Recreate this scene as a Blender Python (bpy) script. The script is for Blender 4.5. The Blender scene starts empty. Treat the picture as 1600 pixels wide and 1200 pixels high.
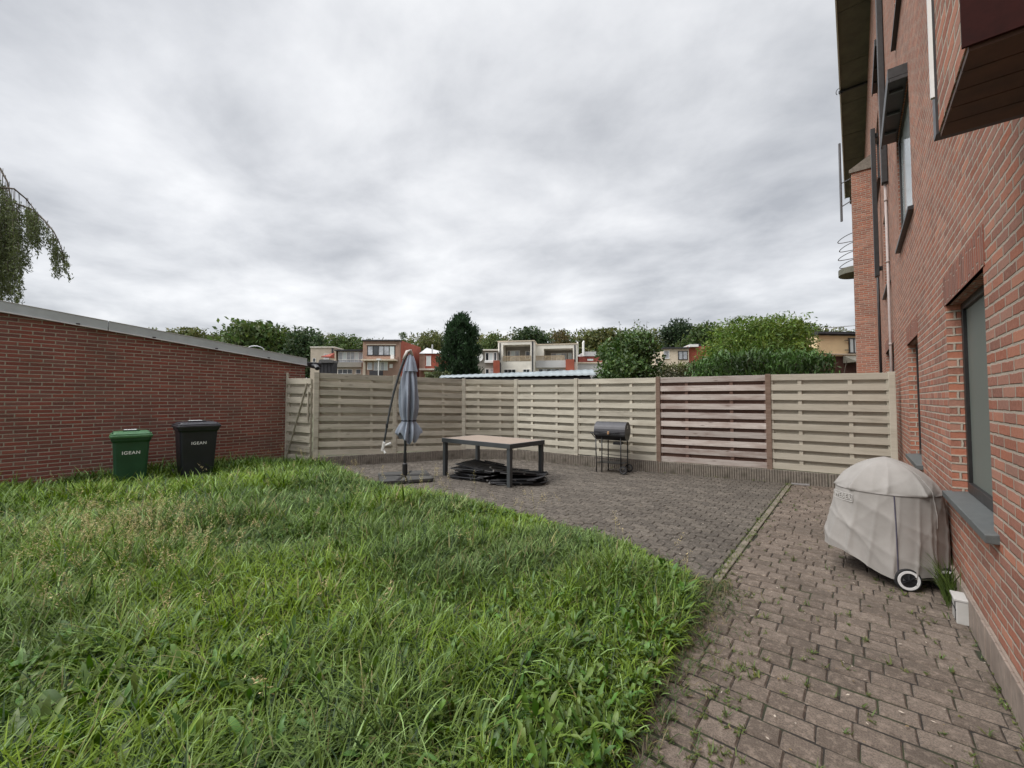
import bpy, math, random
import numpy as np
from mathutils import Vector, Matrix
R = math.radians
random.seed(7)
rng = np.random.default_rng(11)
scene = bpy.context.scene

# ------------------------------------------------------------------ camera
F, CX, CY, H = 650.0, 800.0, 600.0, 1.57
YAW, PITCH = math.atan(535 / 650.0), R(2.1)
cam_d = bpy.data.cameras.new("camera")
cam = bpy.data.objects.new("camera", cam_d)
scene.collection.objects.link(cam)
cam_d.sensor_fit, cam_d.sensor_width, cam_d.lens = 'HORIZONTAL', 36.0, 36.0 * F / 1600.0
cam_d.clip_start, cam_d.clip_end = 0.05, 5000.0
cam.location = (0, 0, H)
cam.rotation_euler = (math.pi / 2 + PITCH, 0, YAW)
scene.camera = cam
FW = np.array([-math.sin(YAW) * math.cos(PITCH), math.cos(YAW) * math.cos(PITCH), math.sin(PITCH)])
RT = np.array([math.cos(YAW), math.sin(YAW), 0.0])
UP = np.cross(RT, FW)


def at(x, y, depth):
    """the point at that depth along the view axis (photo pixels, 1600 wide)"""
    return np.array([0, 0, H]) + (FW + RT * ((x - CX) / F) - UP * ((y - CY) / F)) * depth


# ------------------------------------------------------------------ world, sun, exposure
SUN_DIR = Vector((-0.38, -0.70, 0.92)).normalized()       # towards the sun
world = bpy.data.worlds.new("World")
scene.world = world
world.use_nodes = True
wn, wl = world.node_tree.nodes, world.node_tree.links
wn.clear()


def nn(nodes, typ, **kw):
    n = nodes.new(typ)
    for k, v in kw.items():
        if k.startswith('i_'):
            key = k[2:]
            n.inputs[int(key) if key.isdigit() else key.replace('_', ' ')].default_value = v
        else:
            setattr(n, k, v)
    return n


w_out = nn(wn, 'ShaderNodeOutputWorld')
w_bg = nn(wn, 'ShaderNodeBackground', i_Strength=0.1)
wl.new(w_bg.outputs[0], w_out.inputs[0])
sky_t = nn(wn, 'ShaderNodeTexSky', sky_type='NISHITA', sun_disc=False)
sky_t.sun_elevation = math.asin(SUN_DIR.z)
sky_t.sun_rotation = math.atan2(SUN_DIR.x, SUN_DIR.y)
w_tc = nn(wn, 'ShaderNodeTexCoord')
w_sep = nn(wn, 'ShaderNodeSeparateXYZ')
wl.new(w_tc.outputs['Generated'], w_sep.inputs[0])
w_z = nn(wn, 'ShaderNodeMath', operation='ADD', i_1=0.16)
wl.new(w_sep.outputs['Z'], w_z.inputs[0])
w_zm = nn(wn, 'ShaderNodeMath', operation='MAXIMUM', i_1=0.07)
wl.new(w_z.outputs[0], w_zm.inputs[0])
w_dx = nn(wn, 'ShaderNodeMath', operation='DIVIDE')
w_dy = nn(wn, 'ShaderNodeMath', operation='DIVIDE')
wl.new(w_sep.outputs['X'], w_dx.inputs[0]); wl.new(w_zm.outputs[0], w_dx.inputs[1])
wl.new(w_sep.outputs['Y'], w_dy.inputs[0]); wl.new(w_zm.outputs[0], w_dy.inputs[1])
w_cmb = nn(wn, 'ShaderNodeCombineXYZ')
wl.new(w_dx.outputs[0], w_cmb.inputs[0]); wl.new(w_dy.outputs[0], w_cmb.inputs[1])
w_map = nn(wn, 'ShaderNodeMapping')
w_map.inputs['Location'].default_value = (3.4, 1.7, 0.3)
w_map.inputs['Rotation'].default_value = (0, 0, R(-30))
w_map.inputs['Scale'].default_value = (0.95, 1.1, 1)
wl.new(w_cmb.outputs[0], w_map.inputs[0])
w_n1 = nn(wn, 'ShaderNodeTexNoise', i_Scale=0.62, i_Detail=3.0, i_Roughness=0.5, i_Distortion=0.1)
w_n2 = nn(wn, 'ShaderNodeTexNoise', i_Scale=1.9, i_Detail=10.0, i_Roughness=0.55, i_Distortion=0.15)
wl.new(w_map.outputs[0], w_n1.inputs['Vector']); wl.new(w_map.outputs[0], w_n2.inputs['Vector'])
w_mixn = nn(wn, 'ShaderNodeMix', data_type='FLOAT', i_0=0.56)
wl.new(w_n1.outputs[0], w_mixn.inputs[2]); wl.new(w_n2.outputs[0], w_mixn.inputs[3])
w_ramp = nn(wn, 'ShaderNodeValToRGB')
cr = w_ramp.color_ramp
cr.elements[0].position, cr.elements[0].color = 0.33, (2.50, 2.59, 2.78, 1)
cr.elements[1].position, cr.elements[1].color = 0.64, (5.4, 5.44, 5.52, 1)
e = cr.elements.new(0.50); e.color = (4.1, 4.17, 4.32, 1)
wl.new(w_mixn.outputs[0], w_ramp.inputs[0])
w_mix = nn(wn, 'ShaderNodeMix', data_type='RGBA', i_0=0.95)
wl.new(sky_t.outputs[0], w_mix.inputs[6]); wl.new(w_ramp.outputs[0], w_mix.inputs[7])
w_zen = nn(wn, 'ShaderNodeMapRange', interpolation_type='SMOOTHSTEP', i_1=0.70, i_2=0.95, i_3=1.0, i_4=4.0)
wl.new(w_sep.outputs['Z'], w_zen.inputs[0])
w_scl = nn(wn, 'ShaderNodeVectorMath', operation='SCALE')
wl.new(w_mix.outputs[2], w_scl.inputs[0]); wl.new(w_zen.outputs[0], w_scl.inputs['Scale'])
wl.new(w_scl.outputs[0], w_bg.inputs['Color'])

sun_d = bpy.data.lights.new("sun", 'SUN')
sun_d.energy, sun_d.angle, sun_d.color = 1.5, R(34), (1.0, 0.965, 0.92)
sun_o = bpy.data.objects.new("sun", sun_d)
scene.collection.objects.link(sun_o)
sun_o.location = (-4, -4, 12)
sun_o.rotation_euler = SUN_DIR.to_track_quat('Z', 'Y').to_euler()
scene.view_settings.view_transform = 'Standard'
scene.view_settings.look = 'None'
scene.view_settings.gamma = 1.0
scene.view_settings.exposure = 0.95
scene.cycles.max_bounces = 6
scene.cycles.transparent_max_bounces = 6


# ------------------------------------------------------------------ mesh helpers
def link_mesh(name, me, parent=None, loc=None):
    o = bpy.data.objects.new(name, me)
    scene.collection.objects.link(o)
    if parent is not None:
        o.parent = parent
    if loc is not None:
        o.location = loc
    return o


def tag(o, label=None, cat=None, group=None, kind=None):
    if label: o['label'] = label
    if cat: o['category'] = cat
    if group: o['group'] = group
    if kind: o['kind'] = kind
    return o


def thing(name, label, cat, loc=(0, 0, 0), rz=0.0, group=None):
    o = bpy.data.objects.new(name, None)
    o.empty_display_size = 0.2
    scene.collection.objects.link(o)
    o.location = loc
    o.rotation_euler = (0, 0, rz)
    return tag(o, label, cat, group)


def dup(root, loc, rz, label, group=None):
    def cp(o, par):
        c = o.copy(); scene.collection.objects.link(c)
        if par is not None: c.parent = par
        for ch in [k for k in bpy.data.objects if k.parent == o]:
            cp(ch, c)
        return c
    c = cp(root, None)
    c.location = loc; c.rotation_euler = (root.rotation_euler[0], root.rotation_euler[1], rz)
    c['label'] = label
    if group: c['group'] = group
    return c


class MB:
    """collects polygons; build() links them as ONE mesh object with metre UVs ('m') and a tint per face"""
    def __init__(s):
        s.v, s.f, s.mi, s.t, s.off = [], [], [], [], []

    def add(s, vs, fs, mat=0, tint=None, off=None, M=None):
        b = len(s.v)
        if M is not None:
            vs = [tuple(M @ Vector(p)) for p in vs]
        s.v += [tuple(p) for p in vs]
        if tint is None: tint = random.random()
        if off is None: off = (0.0, 0.0)
        for f in fs:
            s.f.append(tuple(b + i for i in f)); s.mi.append(mat); s.t.append(tint); s.off.append(off)
        return s

    def box(s, x0, x1, y0, y1, z0, z1, mat=0, M=None, tint=None, off=None):
        vs = [(x0, y0, z0), (x1, y0, z0), (x1, y1, z0), (x0, y1, z0), (x0, y0, z1), (x1, y0, z1), (x1, y1, z1), (x0, y1, z1)]
        fs = [(3, 2, 1, 0), (4, 5, 6, 7), (0, 1, 5, 4), (1, 2, 6, 5), (2, 3, 7, 6), (3, 0, 4, 7)]
        return s.add(vs, fs, mat, tint, off, M)

    def bar(s, p, q, w, h, mat=0, up=(0, 0, 1), **k):
        p, q = Vector(p), Vector(q)
        d = (q - p); L = d.length; d.normalize()
        sd = d.cross(Vector(up)); sd.normalize(); u = sd.cross(d)
        M = Matrix((( d.x, sd.x, u.x, p.x), (d.y, sd.y, u.y, p.y), (d.z, sd.z, u.z, p.z), (0, 0, 0, 1)))
        return s.box(0, L, -w / 2, w / 2, -h / 2, h / 2, mat, M, **k)

    def tube(s, pts, rad, n=8, mat=0, cap=True, tint=None, closed=False):
        pts = [Vector(p) for p in pts]
        if not hasattr(rad, '__len__'): rad = [rad] * len(pts)
        vs, fs, N = [], [], len(pts)
        prev = None
        for i, p in enumerate(pts):
            if closed: d = pts[(i + 1) % N] - pts[i - 1]
            else: d = pts[min(i + 1, N - 1)] - pts[max(i - 1, 0)]
            if d.length < 1e-9: d = Vector((0, 0, 1))
            d.normalize()
            a = prev if prev is not None else (Vector((0, 0, 1)) if abs(d.z) < .9 else Vector((1, 0, 0)))
            x = a - d * a.dot(d); x.normalize(); y = d.cross(x); prev = x
            for k in range(n):
                t = 2 * math.pi * k / n
                vs.append(p + (x * math.cos(t) + y * math.sin(t)) * rad[i])
        for i in range(N if closed else N - 1):
            j = (i + 1) % N
            for k in range(n):
                k2 = (k + 1) % n
                fs.append((i * n + k, i * n + k2, j * n + k2, j * n + k))
        if cap and not closed:
            fs.append(tuple(range(n - 1, -1, -1))); fs.append(tuple((N - 1) * n + k for k in range(n)))
        return s.add(vs, fs, mat, tint)

    def lathe(s, prof, n=24, mat=0, M=None, tint=None, fn=None, cap=True):
        vs, fs = [], []
        for (r, z) in prof:
            for k in range(n):
                t = 2 * math.pi * k / n
                rr, zz = (r, z) if fn is None else fn(r, z, t)
                vs.append((rr * math.cos(t), rr * math.sin(t), zz))
        for i in range(len(prof) - 1):
            for k in range(n):
                k2 = (k + 1) % n
                fs.append((i * n + k, i * n + k2, (i + 1) * n + k2, (i + 1) * n + k))
        if cap:
            fs.append(tuple(range(n - 1, -1, -1))); fs.append(tuple((len(prof) - 1) * n + k for k in range(n)))
        return s.add(vs, fs, mat, tint, None, M)

    def prism(s, poly, z0, z1, mat=0, M=None, tint=None, off=None):
        n = len(poly)
        vs = [(x, y, z0) for x, y in poly] + [(x, y, z1) for x, y in poly]
        fs = [tuple(range(n - 1, -1, -1)), tuple(range(n, 2 * n))] + [(i, (i + 1) % n, n + (i + 1) % n, n + i) for i in range(n)]
        return s.add(vs, fs, mat, tint, off, M)

    def build(s, name, mats, parent=None, smooth=False, bevel=0.0, loc=None):
        me = bpy.data.meshes.new(name)
        me.from_pydata(s.v, [], s.f)
        if not isinstance(mats, (list, tuple)): mats = [mats]
        for m in mats: me.materials.append(m)
        me.polygons.foreach_set('material_index', s.mi)
        uv = me.uv_layers.new(name='m')
        tn = me.attributes.new('tint', 'FLOAT', 'FACE')
        tn.data.foreach_set('value', s.t)
        dat = np.zeros(len(me.loops) * 2, np.float32)
        for p, off in zip(me.polygons, s.off):
            n = p.normal
            ax = max(range(3), key=lambda k: abs(n[k]))
            for li, vi in zip(p.loop_indices, p.vertices):
                c = me.vertices[vi].co
                if ax == 0: u, v = c.y, c.z
                elif ax == 1: u, v = c.x, c.z
                else: u, v = c.x, c.y
                dat[2 * li] = u + off[0]; dat[2 * li + 1] = v + off[1]
        uv.data.foreach_set('uv', dat)
        if smooth:
            me.polygons.foreach_set('use_smooth', [True] * len(me.polygons))
        me.update()
        o = link_mesh(name, me, parent, loc)
        if bevel > 0:
            b = o.modifiers.new('Bevel', 'BEVEL')
            b.width, b.segments, b.limit_method, b.angle_limit = bevel, 2, 'ANGLE', R(40)
            b.harden_normals = False
        return o


def np_mesh(name, V, Fq, mat, tint=None, col=None, parent=None, smooth=False):
    """fast mesh from arrays: V (n,3), Fq (m,k); tint (m,) and col (m,3) per face"""
    V = np.asarray(V, np.float32); Fq = np.asarray(Fq, np.int32)
    me = bpy.data.meshes.new(name)
    m, k = Fq.shape
    me.vertices.add(len(V)); me.vertices.foreach_set('co', V.ravel())
    me.loops.add(m * k); me.loops.foreach_set('vertex_index', Fq.ravel())
    me.polygons.add(m); me.polygons.foreach_set('loop_start', np.arange(0, m * k, k, dtype=np.int32))
    me.update(calc_edges=True)
    if tint is not None:
        a = me.attributes.new('tint', 'FLOAT', 'FACE'); a.data.foreach_set('value', np.asarray(tint, np.float32))
    if col is not None:
        a = me.attributes.new('col', 'FLOAT_VECTOR', 'FACE'); a.data.foreach_set('vector', np.asarray(col, np.float32).ravel())
    if smooth: me.polygons.foreach_set('use_smooth', np.ones(m, bool))
    me.materials.append(mat)
    me.validate(verbose=False)
    return link_mesh(name, me, parent)


def text_mesh(name, body, size, mat, parent, M, extrude=0.001):
    cu = bpy.data.curves.new(name, 'FONT')
    cu.body, cu.size, cu.extrude, cu.align_x, cu.align_y = body, size, extrude, 'CENTER', 'CENTER'
    cu.offset = size * 0.015; cu.space_character = 1.12
    t = bpy.data.objects.new(name + '_src', cu)
    scene.collection.objects.link(t)
    dg = bpy.context.evaluated_depsgraph_get()
    me = bpy.data.meshes.new_from_object(t.evaluated_get(dg))
    bpy.data.objects.remove(t); bpy.data.curves.remove(cu)
    me.name = name
    me.materials.clear(); me.materials.append(mat)
    me.transform(M)
    return link_mesh(name, me, parent)


# ------------------------------------------------------------------ materials
class NT:
    def __init__(s, name):
        s.m = bpy.data.materials.new(name); s.m.use_nodes = True
        s.n, s.l = s.m.node_tree.nodes, s.m.node_tree.links
        s.n.clear()
        s.out = s.n.new('ShaderNodeOutputMaterial')
        s.b = s.n.new('ShaderNodeBsdfPrincipled')
        s.l.new(s.b.outputs[0], s.out.inputs[0])

    def new(s, t, **k): return nn(s.n, t, **k)

    def put(s, a, b):
        if hasattr(a, 'outputs'): a = a.outputs[0]
        s.l.new(a, b)

    def val(s, x, inp):
        if isinstance(x, (int, float)): inp.default_value = x
        elif isinstance(x, (tuple, list)): inp.default_value = tuple(x) + ((1,) if len(x) == 3 and inp.type == 'RGBA' else ())
        else: s.put(x, inp)

    def math(s, op, a, b=0.0, c=None, clamp=False):
        n = s.new('ShaderNodeMath', operation=op, use_clamp=clamp)
        s.val(a, n.inputs[0]); s.val(b, n.inputs[1])
        if c is not None: s.val(c, n.inputs[2])
        return n.outputs[0]

    def mix(s, f, a, b, mode='MIX'):
        n = s.new('ShaderNodeMix', data_type='RGBA', blend_type=mode)
        n.clamp_factor = True
        s.val(f, n.inputs[0]); s.val(a, n.inputs[6]); s.val(b, n.inputs[7])
        return n.outputs[2]

    def mr(s, x, a, b, c=0.0, d=1.0, smooth=False):
        n = s.new('ShaderNodeMapRange', clamp=True)
        if smooth: n.interpolation_type = 'SMOOTHSTEP'
        s.val(x, n.inputs[0]); s.val(a, n.inputs[1]); s.val(b, n.inputs[2]); s.val(c, n.inputs[3]); s.val(d, n.inputs[4])
        return n.outputs[0]

    def noise(s, vec, scale, detail=4.0, rough=0.55, dist=0.0, dim='3D'):
        n = s.new('ShaderNodeTexNoise', noise_dimensions=dim, i_Scale=scale, i_Detail=detail, i_Roughness=rough, i_Distortion=dist)
        if vec is not None: s.put(vec, n.inputs['Vector'])
        return n.outputs[0]

    def mapping(s, vec, scale=(1, 1, 1), loc=(0, 0, 0)):
        n = s.new('ShaderNodeMapping'); n.inputs['Scale'].default_value = scale; n.inputs['Location'].default_value = loc
        s.put(vec, n.inputs[0]); return n.outputs[0]

    def uv(s): return s.new('ShaderNodeUVMap', uv_map='m').outputs[0]
    def obj(s): return s.new('ShaderNodeTexCoord').outputs['Object']
    def pos(s): return s.new('ShaderNodeNewGeometry').outputs['Position']
    def tint(s): return s.new('ShaderNodeAttribute', attribute_name='tint').outputs['Fac']

    def bump(s, h, dist=0.005, strength=1.0):
        n = s.new('ShaderNodeBump', i_Strength=strength, i_Distance=dist)
        s.put(h, n.inputs['Height']); s.put(n, s.b.inputs['Normal'])
        return n

    def base(s, c): s.val(c, s.b.inputs['Base Color'])
    def rough(s, r): s.val(r, s.b.inputs['Roughness'])
    def spec(s, v): s.b.inputs['Specular IOR Level'].default_value = v


def brick_mat(name, c0, c1, c2, mortar, bl=0.222, ch=0.062, joint=0.011, swap=False, soil=0.3, ragged=0.004, bump=0.012):
    t = NT(name)
    uv = t.uv()
    nz = t.new('ShaderNodeTexNoise', i_Scale=22.0, i_Detail=3.0); t.put(uv, nz.inputs['Vector'])
    sub = t.new('ShaderNodeVectorMath', operation='SUBTRACT'); t.put(nz.outputs['Color'], sub.inputs[0]); sub.inputs[1].default_value = (.5, .5, .5)
    sc = t.new('ShaderNodeVectorMath', operation='SCALE', i_Scale=ragged * 3); t.put(sub, sc.inputs[0])
    ad = t.new('ShaderNodeVectorMath', operation='ADD'); t.put(uv, ad.inputs[0]); t.put(sc, ad.inputs[1])
    sp = t.new('ShaderNodeSeparateXYZ'); t.put(ad, sp.inputs[0])
    u, v = (sp.outputs[1], sp.outputs[0]) if swap else (sp.outputs[0], sp.outputs[1])
    vr = t.math('DIVIDE', v, ch)
    row = t.math('FLOOR', vr)
    rw = t.new('ShaderNodeTexWhiteNoise', noise_dimensions='1D'); t.put(row, rw.inputs['W'])
    offs = t.math('ADD', t.math('MULTIPLY', row, 0.5), t.math('MULTIPLY', rw.outputs[0], 0.16))
    ub = t.math('ADD', t.math('DIVIDE', u, bl), offs)
    colm = t.math('FLOOR', ub)
    fu = t.math('MULTIPLY', t.math('FRACT', ub), bl)
    fv = t.math('MULTIPLY', t.math('FRACT', vr), ch)
    du = t.math('MINIMUM', fu, t.math('SUBTRACT', bl, fu))
    dv = t.math('MINIMUM', fv, t.math('SUBTRACT', ch, fv))
    d = t.math('MINIMUM', du, dv)
    mask = t.mr(d, joint * 0.5 - 0.002, joint * 0.5 + 0.003, smooth=True)
    cm = t.new('ShaderNodeCombineXYZ'); t.put(row, cm.inputs[0]); t.put(colm, cm.inputs[1])
    wn_ = t.new('ShaderNodeTexWhiteNoise', noise_dimensions='3D'); t.put(cm, wn_.inputs['Vector'])
    rp = t.new('ShaderNodeValToRGB'); r = rp.color_ramp
    r.elements[0].position, r.elements[0].color = 0.0, (*c0, 1)
    r.elements[1].position, r.elements[1].color = 1.0, (*c2, 1)
    k = r.elements.new(0.5); k.color = (*c1, 1)
    t.put(wn_.outputs[0], rp.inputs[0])
    wn2 = t.new('ShaderNodeTexWhiteNoise', noise_dimensions='4D', i_W=3.7); t.put(cm, wn2.inputs['Vector'])
    n1 = t.noise(uv, 45, 5, 0.7)
    n2 = t.noise(uv, 1.3, 4, 0.6)
    n3 = t.noise(uv, 160, 3, 0.6)
    hv = t.new('ShaderNodeHueSaturation'); t.put(rp.outputs[0], hv.inputs['Color']); t.put(t.mr(wn2.outputs[0], 0, 1, 0.72, 1.14), hv.inputs['Value']); t.put(t.mr(wn2.outputs[0], 0, 1, 0.80, 1.05), hv.inputs['Saturation'])
    rp = hv
    bc = t.mix(t.mr(n1, 0.3, 0.75), rp.outputs[0], t.mix(0.55, rp.outputs[0], (c2[0] * 1.25, c2[1] * 1.35, c2[2] * 1.4)))
    mc = t.mix(t.mr(n1, 0.35, 0.7), mortar, tuple(x * 0.72 for x in mortar))
    c = t.mix(mask, mc, bc)
    c = t.mix(t.math('MULTIPLY', t.mr(n2, 0.45, 0.75), soil), c, (0.10, 0.075, 0.06))
    c = t.mix(t.math('MULTIPLY', t.mr(n3, 0.55, 0.8), 0.22), c, (0.05, 0.03, 0.025))
    t.base(c); t.rough(0.93); t.spec(0.2)
    h = t.math('ADD', t.math('MULTIPLY', mask, 0.75), t.math('ADD', t.math('MULTIPLY', n1, 0.22), t.math('MULTIPLY', wn_.outputs[0], 0.16)))
    t.bump(h, bump, 1.0)
    return t.m


def wood_mat(name, c0, c1, dark, tintv=0.25, knots=True, green=0.0):
    t = NT(name)
    uv = t.uv()
    tn = t.tint()
    cmb = t.new('ShaderNodeCombineXYZ')
    t.put(t.math('MULTIPLY', tn, 37.0), cmb.inputs[2])
    ad = t.new('ShaderNodeVectorMath', operation='ADD'); t.put(uv, ad.inputs[0]); t.put(cmb, ad.inputs[1])
    g = t.noise(t.mapping(ad.outputs[0], (2.2, 75, 1)), 1.0, 5, 0.65, 0.6)
    b = t.noise(t.mapping(ad.outputs[0], (1.5, 5, 1)), 1.0, 4, 0.6)
    c = t.mix(t.mr(g, 0.3, 0.72), c0, c1)
    c = t.mix(t.math('MULTIPLY', t.mr(b, 0.46, 0.72), 0.7), c, dark)
    st_ = t.noise(t.mapping(ad.outputs[0], (0.9, 22, 1), (3, 7, 0)), 1.0, 5, 0.7, 0.5)
    c = t.mix(t.mr(st_, 0.60, 0.74, 0, 0.65), c, tuple(x * .6 for x in dark))
    vv = t.mr(tn, 0, 1, 1 - tintv, 1 + tintv * 0.4)
    hs = t.new('ShaderNodeHueSaturation'); t.put(vv, hs.inputs['Value']); t.put(c, hs.inputs['Color'])
    c = hs.outputs[0]
    if knots:
        vo = t.new('ShaderNodeTexVoronoi', feature='F1', i_Scale=1.0, i_Randomness=1.0)
        t.put(t.mapping(ad.outputs[0], (2.6, 9, 1)), vo.inputs['Vector'])
        c = t.mix(t.mr(vo.outputs['Distance'], 0.05, 0.16, 0.6, 0.0), c, tuple(x * .55 for x in dark))
    if green > 0:
        gn = t.noise(t.pos(), 2.2, 4, 0.6)
        c = t.mix(t.math('MULTIPLY', t.mr(gn, 0.5, 0.75), green), c, (0.11, 0.115, 0.06))
    t.base(c); t.rough(0.85); t.spec(0.25)
    t.bump(g, 0.003, 0.7)
    return t.m


def plain(name, c, rough=0.6, metal=0.0, spec=0.5, var=0.15, scale=14.0, bump=0.0, dirt=None, coat=0.0):
    t = NT(name)
    p = t.obj()
    n = t.noise(p, scale, 5, 0.6)
    cc = t.mix(t.mr(n, 0.3, 0.7), tuple(x * (1 - var) for x in c), tuple(min(1, x * (1 + var)) for x in c))
    if dirt:
        n2 = t.noise(p, scale * 0.25, 5, 0.65)
        cc = t.mix(t.math('MULTIPLY', t.mr(n2, 0.5, 0.72), dirt[1]), cc, dirt[0])
    t.base(cc)
    t.rough(t.mr(n, 0.2, 0.8, max(0.03, rough - 0.08), min(1, rough + 0.08)))
    t.b.inputs['Metallic'].default_value = metal; t.spec(spec)
    t.b.inputs['Coat Weight'].default_value = coat
    if bump: t.bump(n, bump, 0.6)
    return t.m


def leaf_mat(name, gloss=0.35, trans=0.3, gain=1.0):
    t = NT(name)
    a = t.new('ShaderNodeAttribute', attribute_name='col').outputs['Vector']
    t.base(a); t.rough(0.55); t.spec(gloss)
    tr = t.new('ShaderNodeBsdfTranslucent')
    hs = t.new('ShaderNodeHueSaturation', i_Value=1.3, i_Saturation=1.1); t.put(a, hs.inputs['Color']); t.put(hs, tr.inputs[0])
    mx = t.new('ShaderNodeMixShader', i_0=trans)
    t.put(t.b, mx.inputs[1]); t.put(tr, mx.inputs[2]); t.put(mx, t.out.inputs[0])
    return t.m


def paver_mat(name, c0, c1, c2):
    t = NT(name)
    tn = t.tint(); p = t.pos()
    rp = t.new('ShaderNodeValToRGB'); r = rp.color_ramp
    r.elements[0].position, r.elements[0].color = 0.0, (*c0, 1)
    r.elements[1].position, r.elements[1].color = 1.0, (*c2, 1)
    k = r.elements.new(0.55); k.color = (*c1, 1)
    t.put(tn, rp.inputs[0])
    n1 = t.noise(p, 120, 5, 0.8); n2 = t.noise(p, 24, 6, 0.75); n3 = t.noise(p, 1.1, 4, 0.6); n4 = t.noise(p, 420, 2, 0.6)
    c = t.mix(t.mr(n1, 0.40, 0.62, 0, 0.8), rp.outputs[0], tuple(x * 0.42 for x in c0))
    c = t.mix(t.mr(n2, 0.5, 0.68, 0, 0.6), c, tuple(min(1, x * 1.45) for x in c2))
    c = t.mix(t.mr(n4, 0.66, 0.75, 0, 0.7), c, (0.36, 0.33, 0.29))
    c = t.mix(t.mr(n3, 0.48, 0.72, 0, 0.45), c, (0.055, 0.047, 0.038))
    t.base(c); t.rough(0.88); t.spec(0.3)
    t.bump(t.math('ADD', n1, t.math('MULTIPLY', n2, 0.8)), 0.004, 0.8)
    return t.m


M = {}
M['brick_right'] = brick_mat('red_brick_facade', (0.235, 0.080, 0.050), (0.335, 0.120, 0.075), (0.415, 0.192, 0.130), (0.49, 0.415, 0.34), bl=0.222, ch=0.0655, joint=0.014, soil=0.25)
M['brick_left'] = brick_mat('dark_red_brick', (0.130, 0.038, 0.030), (0.188, 0.052, 0.040), (0.232, 0.082, 0.062), (0.36, 0.30, 0.235), bl=0.262, ch=0.0665, joint=0.016, soil=0.5, ragged=0.003)
M['soldier'] = brick_mat('soldier_brick', (0.20, 0.064, 0.043), (0.26, 0.085, 0.056), (0.31, 0.12, 0.08), (0.40, 0.31, 0.25), bl=0.30, ch=0.058, joint=0.010, swap=True, soil=0.2)
M['wood_pale'] = wood_mat('weathered_pale_wood', (0.47, 0.44, 0.36), (0.60, 0.57, 0.48), (0.33, 0.30, 0.24), 0.22, knots=False, green=0.10)
M['wood_grey'] = wood_mat('weathered_grey_wood', (0.38, 0.35, 0.285), (0.53, 0.49, 0.41), (0.25, 0.225, 0.175), 0.25, green=0.2)
M['wood_brown'] = wood_mat('weathered_brown_wood', (0.40, 0.345, 0.31), (0.62, 0.57, 0.53), (0.20, 0.11, 0.085), 0.25)
M['wood_brown_back'] = wood_mat('brown_wood_back', (0.13, 0.072, 0.055), (0.22, 0.14, 0.11), (0.09, 0.045, 0.035), 0.3)
M['concrete'] = plain('aged_concrete', (0.21, 0.185, 0.155), 0.9, var=0.3, scale=22, bump=0.004, dirt=((0.085, 0.075, 0.055), 0.8))
M['plinth'] = plain('plinth_concrete', (0.25, 0.20, 0.165), 0.9, var=0.25, scale=16, bump=0.004, dirt=((0.12, 0.09, 0.07), 0.7))
M['paver_path'] = paver_mat('red_brown_pavers', (0.128, 0.101, 0.080), (0.172, 0.137, 0.110), (0.228, 0.184, 0.149))
M['paver_patio'] = paver_mat('grey_brown_pavers', (0.088, 0.076, 0.064), (0.122, 0.106, 0.088), (0.168, 0.146, 0.121))
M['zinc'] = plain('zinc_trim', (0.40, 0.43, 0.44), 0.6, metal=0.15, var=0.10, scale=5, dirt=((0.27, 0.285, 0.28), 0.5))
M['zinc_lip'] = plain('zinc_lip', (0.62, 0.64, 0.65), 0.4, metal=0.3, var=0.06)
M['roof_felt'] = plain('roof_felt', (0.07, 0.07, 0.072), 0.95, var=0.3, scale=8)
M['black_plastic'] = plain('black_plastic', (0.012, 0.013, 0.016), 0.45, var=0.25, scale=9, dirt=((0.05, 0.05, 0.048), 0.35))
M['black_metal'] = plain('black_metal', (0.014, 0.014, 0.016), 0.42, var=0.3, scale=20)
M['grill_lid'] = plain('grey_enamel_lid', (0.055, 0.055, 0.062), 0.5, metal=0.2, var=0.25, scale=10, dirt=((0.025, 0.022, 0.022), 0.6))
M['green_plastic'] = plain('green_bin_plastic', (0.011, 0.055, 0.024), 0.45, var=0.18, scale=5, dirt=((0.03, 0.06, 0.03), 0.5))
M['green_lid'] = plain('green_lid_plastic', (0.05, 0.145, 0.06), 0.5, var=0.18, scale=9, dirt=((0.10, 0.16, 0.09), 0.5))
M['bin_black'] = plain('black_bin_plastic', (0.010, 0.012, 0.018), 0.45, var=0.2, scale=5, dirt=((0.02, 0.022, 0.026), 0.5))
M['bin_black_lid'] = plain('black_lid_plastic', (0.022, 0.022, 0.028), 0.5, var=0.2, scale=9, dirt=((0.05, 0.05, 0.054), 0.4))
M['white_print'] = plain('white_print', (0.75, 0.76, 0.76), 0.6, var=0.05)
M['white_paint'] = plain('white_paint', (0.72, 0.72, 0.70), 0.5, var=0.06, dirt=((0.5, 0.5, 0.47), 0.4))
M['white_rubber'] = plain('white_wheel_rim', (0.80, 0.80, 0.80), 0.5, var=0.04)
M['box_grey'] = plain('pale_grey_box', (0.46, 0.45, 0.43), 0.55, var=0.08, scale=20, dirt=((0.26, 0.24, 0.20), 0.6))
M['tyre'] = plain('tyre_rubber', (0.016, 0.016, 0.017), 0.7, var=0.2)
M['anthracite'] = plain('anthracite_metal', (0.050, 0.056, 0.060), 0.45, var=0.10, scale=6)
M['fabric_blue'] = plain('blue_grey_canopy', (0.27, 0.305, 0.365), 0.9, var=0.12, scale=7, spec=0.1, dirt=((0.13, 0.13, 0.16), 0.5))
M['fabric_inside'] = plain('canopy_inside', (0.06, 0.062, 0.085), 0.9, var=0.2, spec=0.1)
M['beige_plastic'] = plain('beige_plastic', (0.46, 0.425, 0.40), 0.5, var=0.08)
M['frame_dark'] = plain('dark_window_frame', (0.020, 0.018, 0.018), 0.4, var=0.2)
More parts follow.
